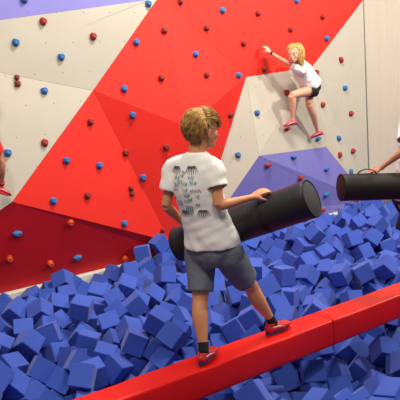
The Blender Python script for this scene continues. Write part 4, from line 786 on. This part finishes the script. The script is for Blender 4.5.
# ---------------------------------------------------------------- the boy on the beam
def build_boy():
    org = (atz(205, 362, BZ1) + atz(279, 331, BZ1))/2
    b = thing('person', 'boy in white printed T-shirt and grey shorts standing on red beam, holding black roll', 'person', org)
    F = Vector((.50, .866, 0)).normalized(); Lf = Vector((-F.y, F.x, 0)); R = -Lf
    pel = at(214, 246, 3.97)
    che = at(198, 190, 3.94)
    nb = at(197, 153, 3.93)
    hd = at(202, 130, 3.95)
    shL = at(173.5, 168, 4.02) ; shR = at(214.5, 168.5, 3.87)
    elL = at(166, 206, 4.00); wrL = at(187, 226, 4.20)
    elR = at(219, 206, 3.80); wrR = at(252, 197, 3.87)
    aL = atz(205, 362, BZ1); aR = atz(276, 333.5, BZ1)
    footL = (atz(214, 352, BZ1) - atz(204, 366, BZ1)).normalized(); footR = (atz(290, 323, BZ1) - atz(270, 336, BZ1)).normalized()
    footL = (footL + U*.25).normalized(); footR = (footR*.6 + U).normalized()
    aL = atz(204.5, 362.5, BZ1) + ZUP*.080; aR = atz(273, 333.0, BZ1) + ZUP*.080
    hL = at(203, 256, 4.02); hR = at(226, 255, 3.94)
    kL = at(200, 301, 3.93); kR = at(252, 288, 4.10)
    up = (nb-pel).normalized()
    body = bmesh.new()
    loft(body, [pel - up*.09, pel - up*.02, pel + up*.08, pel.lerp(che, .55), che, che.lerp(nb, .55), che.lerp(nb, .85), nb],
         [(.11, .09), (.145, .10), (.128, .092), (.125, .09), (.145, .10), (.150, .095), (.105, .075), (.055, .055)], w=R, n=24, sub=3)
    loft(body, [nb - ZUP*.03, nb + F*.006 + ZUP*.03, hd - ZUP*.05], [.056, .052, .055], w=R, n=16, sub=3)
    loft(body, [shL, (shL+shR)/2 + ZUP*.02, shR], [.048, .062, .048], w=ZUP, n=14, sub=3)
    Fh = Vector((.84, .54, -.10)).normalized(); Uh = Vector((.05, .02, 1)).normalized()
    HK = 1.08
    add_head(body, hd, Fh, Uh, HK)
    add_arm(body, shL, elL, wrL, .93); add_arm(body, shR, elR, wrR, .93)
    add_leg(body, hL, kL, aL, F, 1.0, 1.0); add_leg(body, hR, kR, aR, (F+U*.4), 1.0, 1.0)
    add_foot(body, aL, footL, .8); add_foot(body, aR, footR, .8)
    ax = (TUBE_B - TUBE_A).normalized()
    # right hand over the top handle, left hand under the roll
    dR = (at(268, 189, 3.90) - wrR).normalized()
    add_hand(body, wrR, dR + Vector((0, 0, .05)), Vector((.1, .35, -1)), -1, 1.15, .92)
    add_hand(body, wrL, (F*.45 + R*.85 - ZUP*.35), Vector((.2, -.2, 1)), 1, .9, .92)
    body = remesh(body, .0062, 3)
    mk('body', body, M['skin'], b, org)
    # eye and brow on the visible side
    f, l, u = frame_from(Fh, Uh)
    for s in (-1, 1):
        e = bmesh.new(); ellipsoid(e, hd + (f*.074 + l*s*.031 - u*.010)*HK, .010*HK, .013*HK, .008*HK, f, l, u, 2)
        eo = mk('eye', e, M['eye_white'], b, org)
        e = bmesh.new(); ellipsoid(e, hd + (f*.080 + l*s*.032 - u*.010)*HK, .005*HK, .0055*HK, .0055*HK, f, l, u, 2); mk('iris', e, M['iris'], eo, org)
    # hair: sandy, short at the nape, long fringe swept forward
    def mask(v):
        if v.x > .55 and v.z < .32: return False
        if v.x > .05 and v.z < .40: return False
        if v.x > -.34 and v.z < .12: return False
        if v.z < -.60: return False
        return True
    def flow(p):
        if p.z > .40 or p.x > 0: return (1.0 if p.x > -.2 else -.35, .25*p.y, -.12 - .3*abs(p.y))
        return (.25 if p.x > -.1 else -.1, 0, -1)
    hm = tufts(hd, f, l, u, HK, 1700, .075, flow, mask, rad=.0026, scale=(1.10, 1.13, 1.15), seed=4, lift=.007, jit=.14, short=.45)
    cp = hair_cap(hd, f, l, u, HK, scale=(1.09, 1.12, 1.14), front=.22, low=-.38)
    me = bpy.data.meshes.new('t'); cp.to_mesh(me); cp.free(); hm.from_mesh(me); bpy.data.meshes.remove(me)
    mk('hair', hm, M['hair_sandy'], b, org)
    # T-shirt, loose, hanging over the shorts
    s = bmesh.new()
    hem = at(212, 243, 3.97)
    loft(s, [hem - up*.012, hem + up*.03, hem.lerp(che, .35), hem.lerp(che, .7), che + up*.02, che.lerp(nb, .5), che.lerp(nb, .78), nb + ZUP*.006],
         [(.196, .142), (.190, .138), (.168, .122), (.160, .114), (.166, .114), (.165, .104), (.122, .090), (.066, .066)], w=R + F*.0, n=32, sub=4, cap=.02)
    slL = shL.lerp(elL, .60) - Lf*-.0; slR = shR.lerp(elR, .52) + R*.006
    loft(s, [nb.lerp(shL, .25) - ZUP*.038, shL + ZUP*.0, shL.lerp(elL, .3), slL], [(.060, .066), (.064, .066), (.062, .066), (.062, .068)], w=ZUP.cross(elL-shL), n=20, sub=3, cap=.02)
    loft(s, [nb.lerp(shR, .25) - ZUP*.038, shR + ZUP*.0, shR.lerp(elR, .3), slR], [(.060, .066), (.064, .066), (.065, .068), (.066, .070)], w=ZUP.cross(elR-shR), n=20, sub=3, cap=.02)
    hems = [(hem - up*.012, -up, .25), (slL, (elL-shL).normalized(), .09), (slR, (elR-shR).normalized(), .09)]
    s = remesh(s, .0085, 5, hems)
    bmid = pel.lerp(che, .2)
    for v in s.verts:                                 # folds hanging from the arms and gathering at the waist
        h = (v.co - hem).dot(up); side_ = (v.co - hem).dot(R)
        k_ = max(0, min(1, (.34-h)/.34))
        dv = .0075*k_*noise.noise(Vector((side_*13 + h*9, h*7, 2))) + .003*noise.noise(Vector((side_*9 - h*16, h*18, 7)))
        v.co += v.normal*dv*1.25
    noise_disp(s, .0012, 20, 3)
    st_tree = tree_of(s)
    Nn = -F; pc = at(190, 193, 3.85); X = R; Y = up
    sc = 1/162.0
    def PX(x, y): return ((x-190)*sc*1.12, -(y-193)*sc)
    def palm(x, y, sz=1.0, flip=1):
        out = []
        for i in (-3, -2, -1, 0, 1, 2, 3):
            pts = []
            for j in range(6):
                t = j/5
                pts.append((*PX(x + i*2.05*sz*t**.8, y + flip*sz*(-2.2*math.sin(PI*min(1, t*1.2)) + (8.0-1.1*abs(i))*t*t)), 0.0088*sz*(1.05-t)**.6))
            out.append(pts)
        out.append([(*PX(x - 3.4*sz, y + flip*.6*sz), .004*sz), (*PX(x - 1.5*sz, y - flip*.8*sz), .011*sz), (*PX(x, y - flip*.2*sz), .014*sz), (*PX(x + 1.5*sz, y - flip*.8*sz), .011*sz), (*PX(x + 3.4*sz, y + flip*.6*sz), .004*sz)])
        return out
    grey = palm(177.5, 168.5) + palm(194.5, 168) + palm(180.5, 213, .85) + palm(199.5, 212, .95)
    rnd = random.Random(3)
    def scrib(x, y, w, h, n_=10, th=.004):
        pts = []
        for i in range(n_):
            pts.append((*PX(x + w*i/(n_-1), y + h*(.5 if i % 2 else -.5)*(.5+rnd.random()*.6)), th*(.6+.7*rnd.random())))
        return pts
    teal = []; purple = []; green = []
    for (x, y) in ((178, 178), (181, 182), (177, 185), (193, 178), (195, 183), (186, 184), (186, 190), (187, 196), (186, 201)):
        teal.append(scrib(x-2.4, y, 5.2, 4.2, 7, .008))
    for (x, y, w) in ((172.5, 190, 5), (192, 191, 9), (175, 202, 6), (176, 205, 4)): purple.append(scrib(x, y, w, 3.6, 8, .006))
    for i in range(4): green.append([(*PX(184 + i*2.1, 206), .0075), (*PX(183.6 + i*2.1, 216 - (i % 2)), .0075)])
    for (x, y) in ((186, 173), (197, 197), (184, 176), (196, 205), (171, 199), (190, 200)): grey.append(scrib(x-1, y, 2.8, 4.4, 5, .0055))
    for mi, it in enumerate((grey, teal, purple, green)):
        pb = strokes(st_tree, pc, X, Y, Nn, it)
        for f_ in pb.faces: f_.material_index = mi+1
        me = bpy.data.meshes.new('t'); pb.to_mesh(me); pb.free(); s.from_mesh(me); bpy.data.meshes.remove(me)
    sh = mk('shirt', s, [M['shirt'], M['ink_grey'], M['ink_teal'], M['ink_purple'], M['ink_green']], b, org)
    sh['label'] = 'white T-shirt with palm trees and small marks printed on the back'
    # shorts
    s = bmesh.new()
    endL = hL.lerp(kL, .80); endR = hR.lerp(kR, .74)
    loft(s, [hem - up*.13, hem - up*.06, hem + up*.01, hem + up*.05], [(.12, .12), (.165, .134), (.160, .126), (.142, .11)], w=R, n=28, sub=3, cap=.3)
    loft(s, [hL + Lf*.010 + ZUP*.05, hL + Lf*.020, hL.lerp(kL, .4) + Lf*.008, endL], [(.105, .085), (.102, .098), (.088, .092), (.078, .086)], w=R, n=24, sub=3, cap=.02)
    loft(s, [hR + R*.010 + ZUP*.05, hR + R*.020, hR.lerp(kR, .4) + R*.006, endR], [(.105, .085), (.102, .098), (.092, .095), (.082, .088)], w=R, n=24, sub=3, cap=.02)
    s = remesh(s, .0085, 5, [(endL, (kL-hL).normalized(), .12), (endR, (kR-hR).normalized(), .12)])
    noise_disp(s, .0065, 11, 9, (1, 1, .6)); noise_disp(s, .0025, 28, 2)
    so = mk('shorts', s, M['denim'], b, org); md = so.modifiers.new('cloth', 'SOLIDIFY'); md.thickness = .0025; md.offset = 0
    make_shoe(b, org, aL, footL, k=.93, shank=kL); make_shoe(b, org, aR, footR, k=.93, shank=kR)
    return b
_F = Vector((.54, .84, 0)).normalized()
TUBE_A = at(180, 244, 4.27); TUBE_B = at(311.5, 198.5, 3.80)
build_boy()
make_tube(TUBE_A, TUBE_B, .119, 'long black padded roll held by the boy in the printed shirt', 'bag', [.24, .70], 'bag_end', Vector((0, 0, 0)))

# ---------------------------------------------------------------- the girl climbing
def on_wall(px, py, d):
    h_ = wall_tree.ray_cast(loc3(EYE), loc3(ray(px, py)).normalized())
    return att(px, py, (h_[0].y if h_[0] is not None else TW - .1) - d)
def build_girl():
    def g(px, py, d): return on_wall(px, py, d)
    org = g(306, 132, .18)
    b = thing('person', 'blond girl in white T-shirt and black shorts climbing the wall, smiling over her shoulder', 'person', org)
    k = .93
    hd = g(293.5, 53.5, .40); nb = g(298.5, 63, .34)
    che = g(302, 70, .31); pel = g(311.5, 86, .30)
    back = (g(310, 70, .31) - g(300, 76, .31)).normalized()       # towards her back (image right)
    up = (nb - pel).normalized()
    front = -(back - up*back.dot(up)).normalized() ; front = (front + N*.55).normalized()
    R = front.cross(up).normalized()
    if R.dot(N) > 0: R = -R                                      # the shoulder nearer the camera is her left one
    near = R
    shN = nb - up*.05 + near*.13 + front*.04; shF = nb - up*.045 - near*.12
    elN = g(279.5, 58.5, .24); wrN = g(270.5, 52.5, .16)
    elF = g(302, 72, .09); wrF = g(311, 74, .09)
    hN = pel + near*.075 - up*.02; hF = pel - near*.06 - up*.02
    kN = g(291.5, 95.5, .26); aN = g(292.5, 120.5, .16)
    kF = g(309.0, 104.5, .26); aF = g(318.0, 131.5, .15)
    body = bmesh.new()
    loft(body, [pel - up*.07, pel, pel + up*.09, pel.lerp(che, .6), che, che.lerp(nb, .6), nb], [(.10, .085), (.135, .10), (.112, .082), (.115, .082), (.128, .092), (.11, .078), (.048, .048)], w=near, n=20, sub=3)
    loft(body, [nb - up*.02, nb.lerp(hd, .4), hd - ZUP*.04], [.047, .043, .046], w=near, n=14, sub=3)
    loft(body, [shN, nb - up*.03, shF], [.042, .055, .042], w=up, n=12, sub=3)
    Fh = (EYE + Vector((-2.2, 0, -1.2)) - hd).normalized(); Uh = Vector((-.10, 0, 1)).normalized()
    HK = .98
    add_head(body, hd, Fh, Uh, HK)
    add_arm(body, shN, elN, wrN, .86, .92); add_arm(body, shF, elF, wrF, .86, .92)
    add_leg(body, hN, kN, aN, (kN-hN), .92, 1.0); add_leg(body, hF, kF, aF, (N - U*.3), .92, 1.0)
    fN = (g(287, 125.5, .07) - aN); fF = (g(319, 138, .04) - aF)
    fN = (g(286.5, 126.5, .09) - g(293, 124.5, .12)).normalized(); fF = (g(314.5, 138, .06) - g(321, 134.5, .13)).normalized()
    fN = (fN*.8 + N*.5).normalized(); fF = (fF*.8 + N*.5).normalized()
    add_foot(body, aN, fN, .72); add_foot(body, aF, fF, .72)
    add_hand(body, wrN, (g(265.5, 46.5, .10) - wrN), N*1.0 + Vector((-.2, 0, -.2)), 1, .9, .92)
    add_hand(body, wrF, (g(318, 75, .09) - wrF), N, -1, .9, .86)
    body = remesh(body, .0065, 3)
    mk('body', body, M['skin_fair'], b, org)
    f, l, u = frame_from(Fh, Uh)
    for s in (-1, 1):
        e = bmesh.new(); ellipsoid(e, hd + (f*.081 + l*s*.031 - u*.008)*HK, .010*HK, .013*HK, .007*HK, f, l, u, 2); eo = mk('eye', e, M['eye_white'], b, org)
        e = bmesh.new(); ellipsoid(e, hd + (f*.089 + l*s*.031 - u*.008)*HK, .005*HK, .0068*HK, .0068*HK, f, l, u, 2); mk('iris', e, M['iris'], eo, org)
        e = bmesh.new(); loft(e, [hd + (f*.088 + l*s*.016 + u*.012)*HK, hd + (f*.090 + l*s*.032 + u*.017)*HK, hd + (f*.078 + l*s*.047 + u*.012)*HK], [.003, .0035, .002], w=u, n=6, sub=2); mk('eyebrow', e, M['hair_sandy'], b, org)
    e = bmesh.new(); loft(e, [hd + (f*.083 + l*-.022 - u*.054)*HK, hd + (f*.096 - u*.064)*HK, hd + (f*.083 + l*.022 - u*.054)*HK], [(.003, .003), (.0095, .006), (.003, .003)], w=u, n=10, sub=4)
    mo = mk('mouth', e, M['lip'], b, org)
    e = bmesh.new(); loft(e, [hd + (f*.087 + l*-.016 - u*.055)*HK, hd + (f*.0985 - u*.062)*HK, hd + (f*.087 + l*.016 - u*.055)*HK], [(.002, .003), (.0052, .006), (.002, .003)], w=u, n=10, sub=4)
    mk('teeth', e, M['teeth'], mo, org)
    def mask(v):
        if v.x > .45 and v.z < .50: return False
        if v.x > .15 and v.z < .25: return False
        if v.x > -.25 and v.z < -.02: return False
        return v.z > -.55
    pt = Vector((-.80, 0, .35)).normalized()
    def flow(p): return pt - p
    hm = tufts(hd, f, l, u, HK, 700, .07, flow, mask, rad=.003, scale=(1.06, 1.10, 1.10), seed=8, lift=.002, jit=.08)
    cp = hair_cap(hd, f, l, u, HK, scale=(1.05, 1.09, 1.10), front=.40, low=-.35)
    root = hd - f*.085 + u*.055
    rnd = random.Random(2)
    for i in range(110):                               # the ponytail, thrown over the shoulder towards the camera
        j = Vector((rnd.gauss(0, 1), rnd.gauss(0, 1), rnd.gauss(0, 1)))
        side_ = Vector((.36, -.55, 0))
        P = [root + j*.006, root + side_*.05 + Vector((.02, 0, .035)) + j*.012, root + side_*.10 + Vector((.03, 0, -.03)) + j*.018,
             root + side_*.12 + Vector((.015, 0, -.12)) + j*.021, root + side_*.115 + Vector((.02, 0, -.20 - .03*rnd.random())) + j*.018]
        loft(hm, P, [.003, .0045, .0045, .0038, .001], w=l, n=5, sub=2)
    me = bpy.data.meshes.new('t'); cp.to_mesh(me); cp.free(); hm.from_mesh(me); bpy.data.meshes.remove(me)
    mk('hair', hm, M['hair_blond'], b, org)
    e = bmesh.new(); rg = [root + Vector((.004, -.006, .006)) + (l*math.cos(a)*.020 + u*math.sin(a)*.020) for a in [2*PI*i/14 for i in range(15)]]
    loft(e, rg, [.006]*15, w=f, n=6, sub=1, close=False); mk('hair_band', e, M['black_cloth'], b, org)
    # loose tee
    s = bmesh.new(); hem = pel + up*.035
    loft(s, [hem - up*.01, hem + up*.05, hem.lerp(che, .6), che, che.lerp(nb, .55), che.lerp(nb, .85), nb], [(.165, .138), (.160, .134), (.154, .126), (.154, .120), (.138, .098), (.09, .07), (.055, .055)], w=near, n=26, sub=4, cap=.02)
    sN = shN.lerp(elN, .48); sF = shF.lerp(elF, .55)
    loft(s, [nb.lerp(shN, .3) - up*.02, shN, sN], [.052, .058, .060], w=up, n=16, sub=4, cap=.02)
    loft(s, [nb.lerp(shF, .3) - up*.02, shF, sF], [.052, .058, .060], w=up, n=16, sub=4, cap=.02)
    s = remesh(s, .009, 4, [(hem - up*.01, -up, .22), (sN, (elN-shN).normalized(), .08), (sF, (elF-shF).normalized(), .08)])
    noise_disp(s, .008, 9, 4); noise_disp(s, .003, 24, 6)
    so = mk('shirt', s, M['shirt'], b, org); md = so.modifiers.new('cloth', 'SOLIDIFY'); md.thickness = .0022; md.offset = 0
    s = bmesh.new(); eN = hN.lerp(kN, .28); eF = hF.lerp(kF, .30)
    loft(s, [pel - up*.06, pel, pel + up*.05], [(.125, .10), (.142, .108), (.128, .098)], w=near, n=22, sub=3, cap=.3)
    loft(s, [hN, hN.lerp(kN, .15), eN], [.098, .094, .090], w=up, n=18, sub=3, cap=.02); loft(s, [hF, hF.lerp(kF, .15), eF], [.098, .094, .090], w=up, n=18, sub=3, cap=.02)
    s = remesh(s, .009, 4, [(eN, (kN-hN).normalized(), .11), (eF, (kF-hF).normalized(), .11)])
    noise_disp(s, .004, 14, 4)
    so = mk('shorts', s, M['black_cloth'], b, org); md = so.modifiers.new('cloth', 'SOLIDIFY'); md.thickness = .0022; md.offset = 0
    for A, ff, sh_ in ((aN, fN, kN), (aF, fF, kF)):
        make_shoe(b, org, A, ff, k=.80, ln=.225, mat='shoe_pink', sole='sole', sock=False, shank=sh_)
    e = bmesh.new(); d = (wrN-elN).normalized(); c = wrN - d*.012
    loft(e, [c - d*.012, c + d*.012], [(.027, .024)]*2, w=d.cross(ZUP), n=18, sub=1, cap=.05); mk('wristband', e, M['black_cloth'], b, org)
    return b
build_girl()

# ---------------------------------------------------------------- the opponent at the right edge (mostly outside the frame)
def build_opponent():
    org = atz(424, 280, BZ1)
    b = thing('person', 'person at the right edge in white T-shirt and black shorts holding the second roll', 'person', org)
    F = Vector((-.90, -.25, 0)).normalized(); Lf = Vector((-F.y, F.x, 0)); R = -Lf
    Y0 = 5.0; k = .96
    hd = at(415, 86, Y0); nb = at(415, 110, Y0); che = at(416, 142, Y0+.02); pel = at(411, 197, Y0+.05)
    up = (nb-pel).normalized()
    shN = at(409, 124, Y0-.10); shF = at(417, 123, Y0+.18)
    if (shN-nb).dot(Lf) > 0: near = Lf
    else: near = R
    elN = at(403.5, 151, Y0-.20); wrN = at(381, 168, Y0-.13)
    elF = at(412, 155, Y0+.22); wrF = at(398, 184, Y0+.10)
    hN = pel + near*.085 - ZUP*.02; hF = pel - near*.085 - ZUP*.02
    aN = atz(421, 279, BZ1) + ZUP*.08; aF = atz(452, 267, BZ1) + ZUP*.08
    kN = at(404, 240, Y0-.02); kF = at(428, 236, Y0+.12)
    body = bmesh.new()
    loft(body, [pel - up*.09, pel - up*.02, pel + up*.08, pel.lerp(che, .55), che, che.lerp(nb, .55), che.lerp(nb, .85), nb],
         [(.11, .09), (.145, .10), (.128, .092), (.125, .09), (.145, .10), (.150, .095), (.105, .075), (.055, .055)], w=R, n=22, sub=3)
    loft(body, [nb - ZUP*.03, nb.lerp(hd, .5), hd - ZUP*.04], [.056, .050, .052], w=R, n=14, sub=3)
    loft(body, [shN, nb - ZUP*.04, shF], [.048, .060, .048], w=ZUP, n=14, sub=3)
    Fh = Vector((-.95, -.15, -.1)).normalized(); Uh = ZUP
    add_head(body, hd, Fh, Uh, 1.0)
    add_arm(body, shN, elN, wrN, .92, .92); add_arm(body, shF, elF, wrF, .92, .92)
    add_leg(body, hN, kN, aN, F, .96, .9); add_leg(body, hF, kF, aF, F, .96, .9)
    fd = (-U*.9 - N*.1).normalized()
    add_foot(body, aN, fd, .78); add_foot(body, aF, fd, .78)
    add_hand(body, wrN, (at(368, 172, Y0-.10) - wrN), Vector((0, .35, -1)), 1, 1.0, .9)
    add_hand(body, wrF, Vector((-.6, -.6, -.3)), Vector((0, -.2, 1)), -1, .8, .9)
    body = remesh(body, .0075, 3)
    mk('body', body, M['skin_tan'], b, org)
    f, l, u = frame_from(Fh, Uh)
    for s in (-1, 1):
        e = bmesh.new(); ellipsoid(e, hd + (f*.079 + l*s*.031 - u*.010), .011, .013, .009, f, l, u, 2); eo = mk('eye', e, M['eye_white'], b, org)
        e = bmesh.new(); ellipsoid(e, hd + (f*.087 + l*s*.032 - u*.010), .005, .0055, .0055, f, l, u, 2); mk('iris', e, M['iris'], eo, org)
    def mask(v):
        if v.x > .5 and v.z < .35: return False
        if v.x > .12 and v.z < .2: return False
        if v.x > -.28 and v.z < -.02: return False
        return v.z > -.6
    hm = tufts(hd, f, l, u, 1.0, 500, .05, lambda p: (.3 if p.z > .5 else 0, 0, -1), mask, rad=.004, scale=(1.08, 1.13, 1.13), seed=14)
    cp = hair_cap(hd, f, l, u, 1.0, scale=(1.07, 1.12, 1.12), front=.3, low=-.38)
    me = bpy.data.meshes.new('t'); cp.to_mesh(me); cp.free(); hm.from_mesh(me); bpy.data.meshes.remove(me)
    mk('hair', hm, M['hair_brown'], b, org)
    s = bmesh.new(); hem = pel + up*.0
    loft(s, [hem - up*.012, hem + up*.03, hem.lerp(che, .5), che, che.lerp(nb, .5), che.lerp(nb, .8), nb - ZUP*.014],
         [(.185, .135), (.180, .132), (.165, .122), (.165, .116), (.160, .104), (.115, .084), (.060, .060)], w=R, n=28, sub=4, cap=.02)
    hems = [(hem - up*.012, -up, .25)]
    for S_, E_ in ((shN, elN), (shF, elF)):
        e = S_.lerp(E_, .66); loft(s, [nb.lerp(S_, .25) - ZUP*.035, S_, S_.lerp(E_, .3), e], [.066, .068, .066, .069], w=ZUP.cross(F), n=18, sub=3, cap=.02); hems.append((e, (E_-S_).normalized(), .09))
    s = remesh(s, .0095, 5, hems); noise_disp(s, .007, 10, 5); noise_disp(s, .0025, 24, 6)
    so = mk('shirt', s, M['shirt'], b, org); md = so.modifiers.new('cloth', 'SOLIDIFY'); md.thickness = .0022; md.offset = 0
    s = bmesh.new(); hms = []
    loft(s, [pel - up*.05, pel + up*.02, pel + up*.06], [(.155, .12), (.150, .116), (.13, .10)], w=R, n=26, sub=3, cap=.3)
    for S_, E_ in ((hN, kN), (hF, kF)):
        e = S_.lerp(E_, .80); loft(s, [S_ + ZUP*.04, S_, S_.lerp(E_, .4), e], [.10, .103, .098, .092], w=R, n=22, sub=3, cap=.02); hms.append((e, (E_-S_).normalized(), .13))
    s = remesh(s, .0095, 5, hms); noise_disp(s, .006, 12, 7)
    so = mk('shorts', s, M['black_cloth'], b, org); md = so.modifiers.new('cloth', 'SOLIDIFY'); md.thickness = .0025; md.offset = 0
    make_shoe(b, org, aN, fd, k=.93, shank=kN); make_shoe(b, org, aF, fd, k=.93, shank=kF)
build_opponent()
make_tube(at(341.5, 187.5, 4.80), at(470, 184.5, 4.93), .103, 'dark brown-black padded roll held by the person at the right edge', 'bag_brown', [.20, .78], 'bag_brown', Vector((0, 0, 0)))

# ---------------------------------------------------------------- the climber at the left edge (only a leg in the frame)
def build_left_climber():
    def g(px, py, d): return on_wall(px, py, d)
    org = g(-6, 196, .2)
    b = thing('person', 'climber at the left edge with bare leg, red shorts and red shoe on the wall', 'person', org)
    pel = g(-20, 140, .34); che = g(-26, 108, .32); nb = g(-30, 88, .30); hd = g(-31, 74, .30)
    up = (nb-pel).normalized(); F = N; near = U       # right side of the body towards the photo
    shN = g(-1.5, 92, .26); shF = g(-24, 92, .26)
    shN = nb + near*.15 - up*.05; shF = nb - near*.15 - up*.05
    elN = g(-14, 74, .16); wrN = g(-16, 58, .10); elF = g(-50, 75, .16); wrF = g(-48, 58, .10)
    hN = pel + near*.08 - up*.03; hF = pel - near*.08 - up*.03
    kN = g(1.8, 163, .32); aN = g(1.0, 187.0, .17); kF = g(-34, 158, .34); aF = g(-30, 185, .17)
    body = bmesh.new()
    loft(body, [pel - up*.08, pel, pel + up*.09, pel.lerp(che, .6), che, che.lerp(nb, .6), nb], [(.11, .09), (.14, .10), (.118, .085), (.12, .086), (.135, .095), (.12, .082), (.05, .05)], w=near, n=20, sub=3)
    loft(body, [nb - up*.02, nb.lerp(hd, .5), hd - ZUP*.03], [.05, .045, .05], w=near, n=14, sub=3)
    loft(body, [shN, nb - up*.03, shF], [.045, .055, .045], w=up, n=12, sub=3)
    add_head(body, hd, (N + ZUP*.2).normalized(), ZUP, .98)
    add_arm(body, shN, elN, wrN, .88, .9); add_arm(body, shF, elF, wrF, .88, .9)
    add_leg(body, hN, kN, aN, (N + U*.3), .90, .78); add_leg(body, hF, kF, aF, (N - U*.3), .90, .78)
    f1 = (U*.75 + N*.4 - ZUP*.35).normalized(); f2 = (-U*.4 + N*.8 - ZUP*.1).normalized()
    add_foot(body, aN, f1, .72); add_foot(body, aF, f2, .72)
    add_hand(body, wrN, (ZUP + N*.3), N, 1, .9, .88); add_hand(body, wrF, (ZUP + N*.3), N, -1, .9, .88)
    body = remesh(body, .0085, 3); mk('body', body, M['skin_tan'], b, org)
    f, l, u = frame_from((N + ZUP*.2).normalized(), ZUP)
    cp = hair_cap(hd, f, l, u, .98, scale=(1.12, 1.16, 1.16), front=.35, low=-.45); noise_disp(cp, .006, 60)
    mk('hair', cp, M['hair_brown'], b, org)
    s = bmesh.new(); hem = pel + up*.03
    loft(s, [hem - up*.01, hem + up*.05, hem.lerp(che, .6), che, che.lerp(nb, .6), nb], [(.16, .125), (.155, .12), (.145, .112), (.15, .108), (.13, .09), (.055, .055)], w=near, n=26, sub=4, cap=.02)
    hems = [(hem - up*.01, -up, .22)]
    for S_, E_ in ((shN, elN), (shF, elF)):
        e = S_.lerp(E_, .5); loft(s, [nb.lerp(S_, .3) - up*.02, S_, e], [.05, .057, .060], w=near, n=16, sub=4, cap=.02); hems.append((e, (E_-S_).normalized(), .08))
    s = remesh(s, .0095, 4, hems); so = mk('shirt', s, M['shirt'], b, org)
    s = bmesh.new(); hms = []
    loft(s, [pel - up*.06, pel, pel + up*.05], [(.13, .105), (.145, .11), (.13, .10)], w=near, n=22, sub=3, cap=.3)
    for S_, E_ in ((hN, kN), (hF, kF)):
        e = S_.lerp(E_, .62); loft(s, [S_, S_.lerp(E_, .3), e], [.092, .084, .074], w=near, n=18, sub=3, cap=.02); hms.append((e, (E_-S_).normalized(), .11))
    s = remesh(s, .0095, 4, hms); mk('shorts', s, M['red_cloth'], b, org)
    make_shoe(b, org, aN, f1, k=.80, ln=.215, mat='shoe', sole='shoe', sock=False, shank=kN); make_shoe(b, org, aF, f2, k=.80, mat='shoe', sole='sole', sock=False, shank=kF)
    d = (kN-aN).normalized(); e = bmesh.new(); loft(e, [aN + d*.03, aN + d*.06], [.033, .034], w=U, n=16, sub=1, cap=.1); mk('sock', e, M['red_cloth'], b, org)
build_left_climber()
